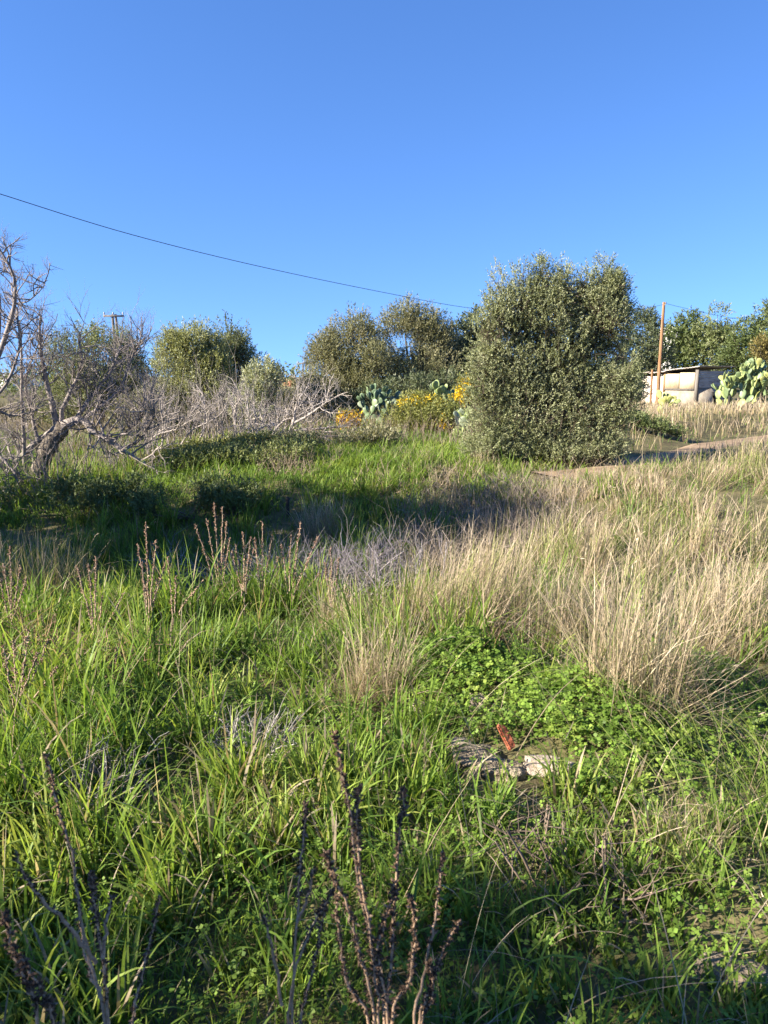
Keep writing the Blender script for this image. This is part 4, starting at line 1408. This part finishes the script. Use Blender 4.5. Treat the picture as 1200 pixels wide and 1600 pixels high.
mb = MB()
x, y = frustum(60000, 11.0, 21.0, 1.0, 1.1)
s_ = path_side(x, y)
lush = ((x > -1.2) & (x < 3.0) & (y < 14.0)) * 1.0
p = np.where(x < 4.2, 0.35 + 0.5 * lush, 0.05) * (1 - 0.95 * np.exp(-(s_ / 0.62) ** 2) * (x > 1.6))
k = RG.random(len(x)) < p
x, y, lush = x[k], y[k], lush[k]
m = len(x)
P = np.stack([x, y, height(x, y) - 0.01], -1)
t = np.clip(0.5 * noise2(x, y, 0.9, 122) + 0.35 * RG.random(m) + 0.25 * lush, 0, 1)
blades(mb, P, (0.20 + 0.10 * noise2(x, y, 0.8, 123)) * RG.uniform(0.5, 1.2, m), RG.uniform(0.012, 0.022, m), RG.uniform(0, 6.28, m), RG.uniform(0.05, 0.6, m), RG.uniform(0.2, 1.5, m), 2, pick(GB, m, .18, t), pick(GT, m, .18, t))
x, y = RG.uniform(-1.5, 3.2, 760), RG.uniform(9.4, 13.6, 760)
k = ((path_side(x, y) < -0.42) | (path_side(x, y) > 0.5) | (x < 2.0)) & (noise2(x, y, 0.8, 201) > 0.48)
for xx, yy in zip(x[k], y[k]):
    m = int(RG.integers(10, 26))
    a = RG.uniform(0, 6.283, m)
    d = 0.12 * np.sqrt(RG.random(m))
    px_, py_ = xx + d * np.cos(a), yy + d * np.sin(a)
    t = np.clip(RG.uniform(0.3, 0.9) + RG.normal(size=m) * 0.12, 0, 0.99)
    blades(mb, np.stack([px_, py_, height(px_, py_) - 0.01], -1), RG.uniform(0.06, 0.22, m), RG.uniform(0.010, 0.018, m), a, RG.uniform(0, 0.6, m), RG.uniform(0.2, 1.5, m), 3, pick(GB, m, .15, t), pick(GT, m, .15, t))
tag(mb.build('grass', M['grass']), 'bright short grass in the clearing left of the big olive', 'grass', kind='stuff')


# clover
def clover(mb, x, y, z, size, cols, tilt=0.5):
    n = len(x)
    N = unit(np.stack([RG.normal(size=n) * tilt - 0.15, RG.normal(size=n) * tilt - 0.25, np.ones(n)], -1))
    a = unit(np.cross(N, RG.normal(size=(n, 3))))
    b = np.cross(N, a)
    P = np.stack([x, y, z], -1)
    C = pick(cols, n, 0.2, 0.5 * noise2(x, y, 0.15, 71) + 0.5 * RG.random(n))
    for k in range(3):
        an = k * 2.0944
        d = a * math.cos(an) + b * math.sin(an)
        s2 = np.cross(N, d)
        sz = (size * RG.uniform(0.5, 1.5, n))[:, None]
        lift = N * sz * RG.uniform(-0.2, 0.35, (n, 1))
        V = np.stack([P, P + d * sz * .62 + s2 * sz * .5 + lift * .5, P + d * sz * 1.0 + lift, P + d * sz * .62 - s2 * sz * .5 + lift * .5], 1).reshape(-1, 3)
        mb.add(V, (np.arange(n) * 4)[:, None] + np.arange(4)[None], np.repeat(C * RG.uniform(0.9, 1.1), 4, 0))


CL = [(0.07, 0.13, 0.02), (0.12, 0.205, 0.03), (0.18, 0.275, 0.045), (0.28, 0.34, 0.07)]
mb = MB()
n = 60000
x = RG.uniform(-0.6, 2.4, n)
y = RG.uniform(2.2, 5.0, n)
k = RG.random(n) < cloverness(x, y) * (1 - 0.97 * (bare(x, y) > 0.3)) * (0.4 + 0.9 * (noise2(x, y, 0.2, 72) > 0.32))
x, y = x[k], y[k]
lay = RG.random(len(x)) ** 0.6
clover(mb, x, y, height(x, y) + 0.02 + (0.25 * mound(x, y) + 0.05) * lay + 0.10 * noise2(x, y, 0.14, 73) * RG.random(len(x)), 0.0145, CL)
# sparse low herbs between the grass
n = 34000
x, y = frustum(n, 1.0, 4.6)
k = (RG.random(n) < np.where(x > 0.2, np.where(y > 2.6, 0.8, 0.4), 0.45) * (1 - 0.9 * (bare(x, y) > 0.35))) & ((noise2(x, y, 0.3, 74) > 0.38) | (y < 2.3))
x, y = x[k], y[k]
clover(mb, x, y, height(x, y) + 0.02 + 0.10 * RG.random(len(x)), 0.012, CL[:3] + [(0.16, 0.19, 0.05)])
tag(mb.build('clover', M['clover']), 'bright green clover cover around the stones', 'clover', kind='stuff')


# ------------------------------------------------------------------ dry grass
def tussock_blades(mb, x0, y0, n, h, rad, lean, segs, w, az0=0.0, azs=6.28, green=0.15, curl=0.9, droop=0.0):
    a = az0 + RG.uniform(-0.5, 0.5, n) * azs
    d = rad * np.sqrt(RG.random(n))
    aa = RG.uniform(0, 6.283, n)
    x, y = x0 + d * np.cos(aa), y0 + d * np.sin(aa)
    P = np.stack([x, y, height(x, y) - 0.01], -1)
    hh = h * RG.uniform(0.3, 1.2, n) ** 1.0
    t = np.clip(RG.random() * 0.5 + RG.random(n) * 0.5, 0, 0.999)
    cb, ct = pick(DB, n, 0.25, t), pick(DT, n, 0.25, t)
    g_ = RG.random(n) < green
    cb[g_], ct[g_] = pick(GB[1:], int(g_.sum())), pick([(0.17, 0.20, 0.05), (0.30, 0.28, 0.10)], int(g_.sum()))
    wild = np.where(RG.random(n) < 0.25, 2.2, 1.0)
    a = np.where(RG.random(n) < 0.2, RG.uniform(0, 6.283, n), a)
    tip, th_ = blades(mb, P, hh, w * RG.uniform(0.5, 1.5, n), a, np.abs(RG.normal(size=n)) * lean * wild, RG.uniform(-0.2, 1.0, n) * curl * wild + droop, segs, cb, ct)
    # feathery seed heads on the taller straws
    k_ = (hh > 0.8 * h) & (RG.random(n) < 0.05)
    tip, th_, a_, c_ = tip[k_], th_[k_], a[k_], ct[k_] * RG.uniform(0.75, 1.15, (int(k_.sum()), 1))
    if len(tip):
        td = np.stack([np.cos(a_) * np.sin(th_), np.sin(a_) * np.sin(th_), np.cos(th_)], -1)
        for q_ in range(4):
            leaves(mb, tip - td * (0.02 + 0.028 * q_), unit(td + RG.normal(size=td.shape) * 0.3), 0.035, 0.003 + w * 0.6, c_ * 0.8)


def tussock(label, px, py, n, h, rad, lean=0.35, w=0.0035, az0=0.0, azs=6.28, green=0.15, curl=0.9, segs=5, extra=()):
    x0, y0 = g(px, py, 0.1)
    r_ = root('grass_tussock', (x0, y0, hz(x0, y0)), label, 'tussock')
    mb = MB()
    tussock_blades(mb, x0, y0, n, h, rad, lean, segs, w, az0, azs, green, curl)
    for (dx, dy, n2, h2, rad2) in extra:
        tussock_blades(mb, x0 + dx, y0 + dy, n2, h2, rad2, lean, segs, w, az0, azs, green, curl)
    tag(mb.build('blades', M['straw'], r_), kind='stuff')
    mb = MB()
    m = n // 3
    tussock_blades(mb, x0, y0, m, h * 0.45, rad * 1.15, 0.8, 4, w * 1.2, 0, 6.28, 0.05, 1.6)
    tag(mb.build('withered_base', M['straw'], r_), kind='stuff')
    return r_


tussock('large straw tussock sweeping to the right in the middle of the meadow', 700, 985, 1000, 0.66, 0.34, 0.42, 0.0036, 0.15, 2.6, 0.22, 0.9, 6, ((-0.3, 0.1, 350, 0.55, 0.22), (0.25, 0.25, 350, 0.7, 0.25)))
tussock('tall straw tussock right of the clover mounds', 985, 1120, 850, 0.66, 0.22, 0.45, 0.0034, 0.4, 5.0, 0.08, 0.8, 6, ((0.15, 0.15, 300, 0.7, 0.2),))
tussock('pale straw tussock left of the clover mound, thin upright stems', 590, 1085, 520, 0.50, 0.16, 0.4, 0.0030, 2.0, 6.28, 0.05, 0.8)
tussock('straw tussock behind the clover, between the two largest', 860, 1000, 650, 0.55, 0.25, 0.5, 0.0032, 0.3, 5.0, 0.2, 0.9)
tussock('brown dry tussock below the heap of grey twigs', 540, 965, 450, 0.42, 0.2, 0.5, 0.0032, 1.0, 6.28, 0.05, 1.0)
tussock('olive-coloured tussock in shade at the edge of the view', 55, 880, 1100, 0.62, 0.42, 0.35, 0.005, 0, 6.28, 0.5, 0.9)
tussock('small straw tussock in the clearing left of the path', 505, 792, 520, 0.50, 0.26, 0.3, 0.007, 0, 6.28, 0.05, 0.6)
tussock('straw tussock at the edge of the view near the right', 1140, 1010, 700, 0.6, 0.3, 0.5, 0.0036, 0.2, 5, 0.12, 0.9, 6)
tussock('low tussock of fine green-gold blades near the bottom right', 1075, 1320, 420, 0.22, 0.12, 0.6, 0.003, 0, 6.28, 0.4, 1.0)
tussock('small gold-green tussock in the sunny grass left of centre', 420, 1290, 420, 0.20, 0.13, 0.5, 0.003, 0, 6.28, 0.5, 0.9)

# the standing dry grass of the right-hand slope, near part
mb = MB()
n = 560
x, y = frustum(n, 4.2, 13.0, 1.0, 1.15)
k = (RG.random(n) < dryness(x, y) * 0.95) & (np.abs(path_side(x, y)) > 0.5) & (noise2(x, y, 0.8, 133) > 0.42)
for xx, yy in zip(x[k], y[k]):
    sc = 1.0 if yy < 8 else (0.85 if xx > 4 or yy < 9.5 else 0.5)
    big = RG.uniform(0.35, 1.25)
    tussock_blades(mb, xx, yy, int(RG.integers(50, 110) * (0.5 + big)), 0.46 * sc * big, RG.uniform(0.08, 0.28), RG.uniform(0.25, 0.6), 4, 0.0036 + 0.0005 * yy * 0.6, 0.2 + RG.normal() * 0.8, RG.uniform(2.0, 6.2), RG.choice([0.08, 0.2, 0.6]), RG.uniform(0.4, 1.4))
x, y = RG.uniform(0.2, 3.4, 150), RG.uniform(7.6, 11.6, 150)
k = (path_side(x, y) < -0.4) | (x < 1.8)
for xx, yy in zip(x[k], y[k]):
    tussock_blades(mb, xx, yy, int(RG.integers(30, 80)), RG.uniform(0.2, 0.42) * (0.55 if yy > 9.8 else 1.0), RG.uniform(0.08, 0.25), RG.uniform(0.3, 0.7), 3, 0.008, 0.2 + RG.normal() * 0.8, 5.5, RG.choice([0.05, 0.3]), RG.uniform(0.4, 1.4))
# thatch of fallen straw between the tussocks
n = 9000
x, y = frustum(n, 3.9, 12.0, 1.0, 1.12)
k = RG.random(n) < dryness(x, y) * 0.9
x, y = x[k], y[k]
m = len(x)
blades(mb, np.stack([x, y, height(x, y) + RG.uniform(0, 0.12, m)], -1), RG.uniform(0.1, 0.4, m), RG.uniform(0.003, 0.006, m), RG.uniform(0, 6.28, m), RG.uniform(0.5, 1.5, m), RG.uniform(-0.3, 0.9, m), 3, pick(DB, m), pick(DT, m) * 0.9)
tag(mb.build('dry_grass', M['straw']), 'tall straw-coloured grass covering the slope to the right', 'grass', kind='stuff')
# beyond the path, up to the shed
mb = MB()
n = 52000
x, y = frustum(n, 13.0, 40.0, 1.0, 1.15)
s_ = path_side(x, y)
k = (x > 4.3 + 0.6 * noise2(x, y, 1.5, 91)) & ((s_ > 0.6) | (s_ < -0.6)) & ~((x > 12.3) & (y > 35.5)) & (noise2(x, y, 1.1, 92) > 0.22)
x, y = x[k], y[k]
m = len(x)
P = np.stack([x, y, height(x, y) - 0.02], -1)
t = RG.random(m)
cb, ct = pick(DB, m, 0.2, t), pick(DT, m, 0.2, t)
g_ = RG.random(m) < 0.12
ct[g_] = pick([(0.15, 0.17, 0.06), (0.24, 0.22, 0.10)], int(g_.sum()))
blades(mb, P, np.where(y > 24, 0.7, 1.0) * (0.30 + 0.2 * noise2(x, y, 1.3, 93)) * RG.uniform(0.5, 1.2, m), 0.010 + 0.0011 * (y - 13), RG.uniform(0, 6.28, m), np.abs(RG.normal(size=m)) * 0.25, RG.uniform(0.1, 0.8, m), 3, cb, ct)
tag(mb.build('dry_grass', M['straw']), 'greyish dry grass on the slope below the shed', 'grass', kind='stuff')
# withered undergrowth at the back left and under the trees
mb = MB()
n = 26000
x, y = frustum(n, 12.0, 34.0, 1.0, 1.15)
k = (x < 4.0) & (RG.random(n) < np.where((x > -1.5) & (y < 13.6), 0.12, 0.75)) & (noise2(x, y, 1.0, 95) > 0.25) & (np.abs(path_side(x, y)) > 0.5)
x, y = x[k], y[k]
m = len(x)
P = np.stack([x, y, height(x, y) - 0.02], -1)
blades(mb, P, (0.30 + 0.3 * noise2(x, y, 1.3, 96)) * RG.uniform(0.5, 1.2, m), 0.010 + 0.0011 * (y - 12), RG.uniform(0, 6.28, m), np.abs(RG.normal(size=m)) * 0.3, RG.uniform(0.1, 0.9, m), 3, pick([(0.10, 0.085, 0.05), (0.17, 0.135, 0.085)], m), pick([(0.16, 0.15, 0.06), (0.25, 0.20, 0.13), (0.34, 0.27, 0.19)], m))
tag(mb.build('undergrowth', M['straw']), 'withered brown undergrowth beneath the far trees', 'undergrowth', kind='stuff')

# thin loose straws lying and arching over the foreground
mb = MB()
x, y = frustum(1800, 1.1, 4.6)
k = RG.random(len(x)) < np.where(x > 0.1, 0.7, 0.3)
x, y = x[k], y[k]
m = len(x)
blades(mb, np.stack([x, y, height(x, y) + 0.02], -1), RG.uniform(0.2, 0.6, m), RG.uniform(0.002, 0.004, m), RG.uniform(0, 6.28, m), RG.uniform(0.3, 1.2, m), RG.uniform(0.2, 1.4, m), 6, pick(DB, m), pick(DT, m))
# arching straws from the right edge close by
m = 160
x = RG.uniform(0.95, 1.6, m)
y = RG.uniform(1.9, 3.2, m)
blades(mb, np.stack([x, y, height(x, y)], -1), RG.uniform(0.4, 0.8, m), RG.uniform(0.003, 0.006, m), math.pi + RG.normal(size=m) * 0.6, RG.uniform(0.1, 0.7, m), RG.uniform(0.5, 1.8, m), 7, pick(GB[1:], m), pick(GT[2:] + DT[:1], m))
tag(mb.build('loose_straw', M['straw']), 'loose thin straws arching over the foreground grass', 'straw', kind='stuff')
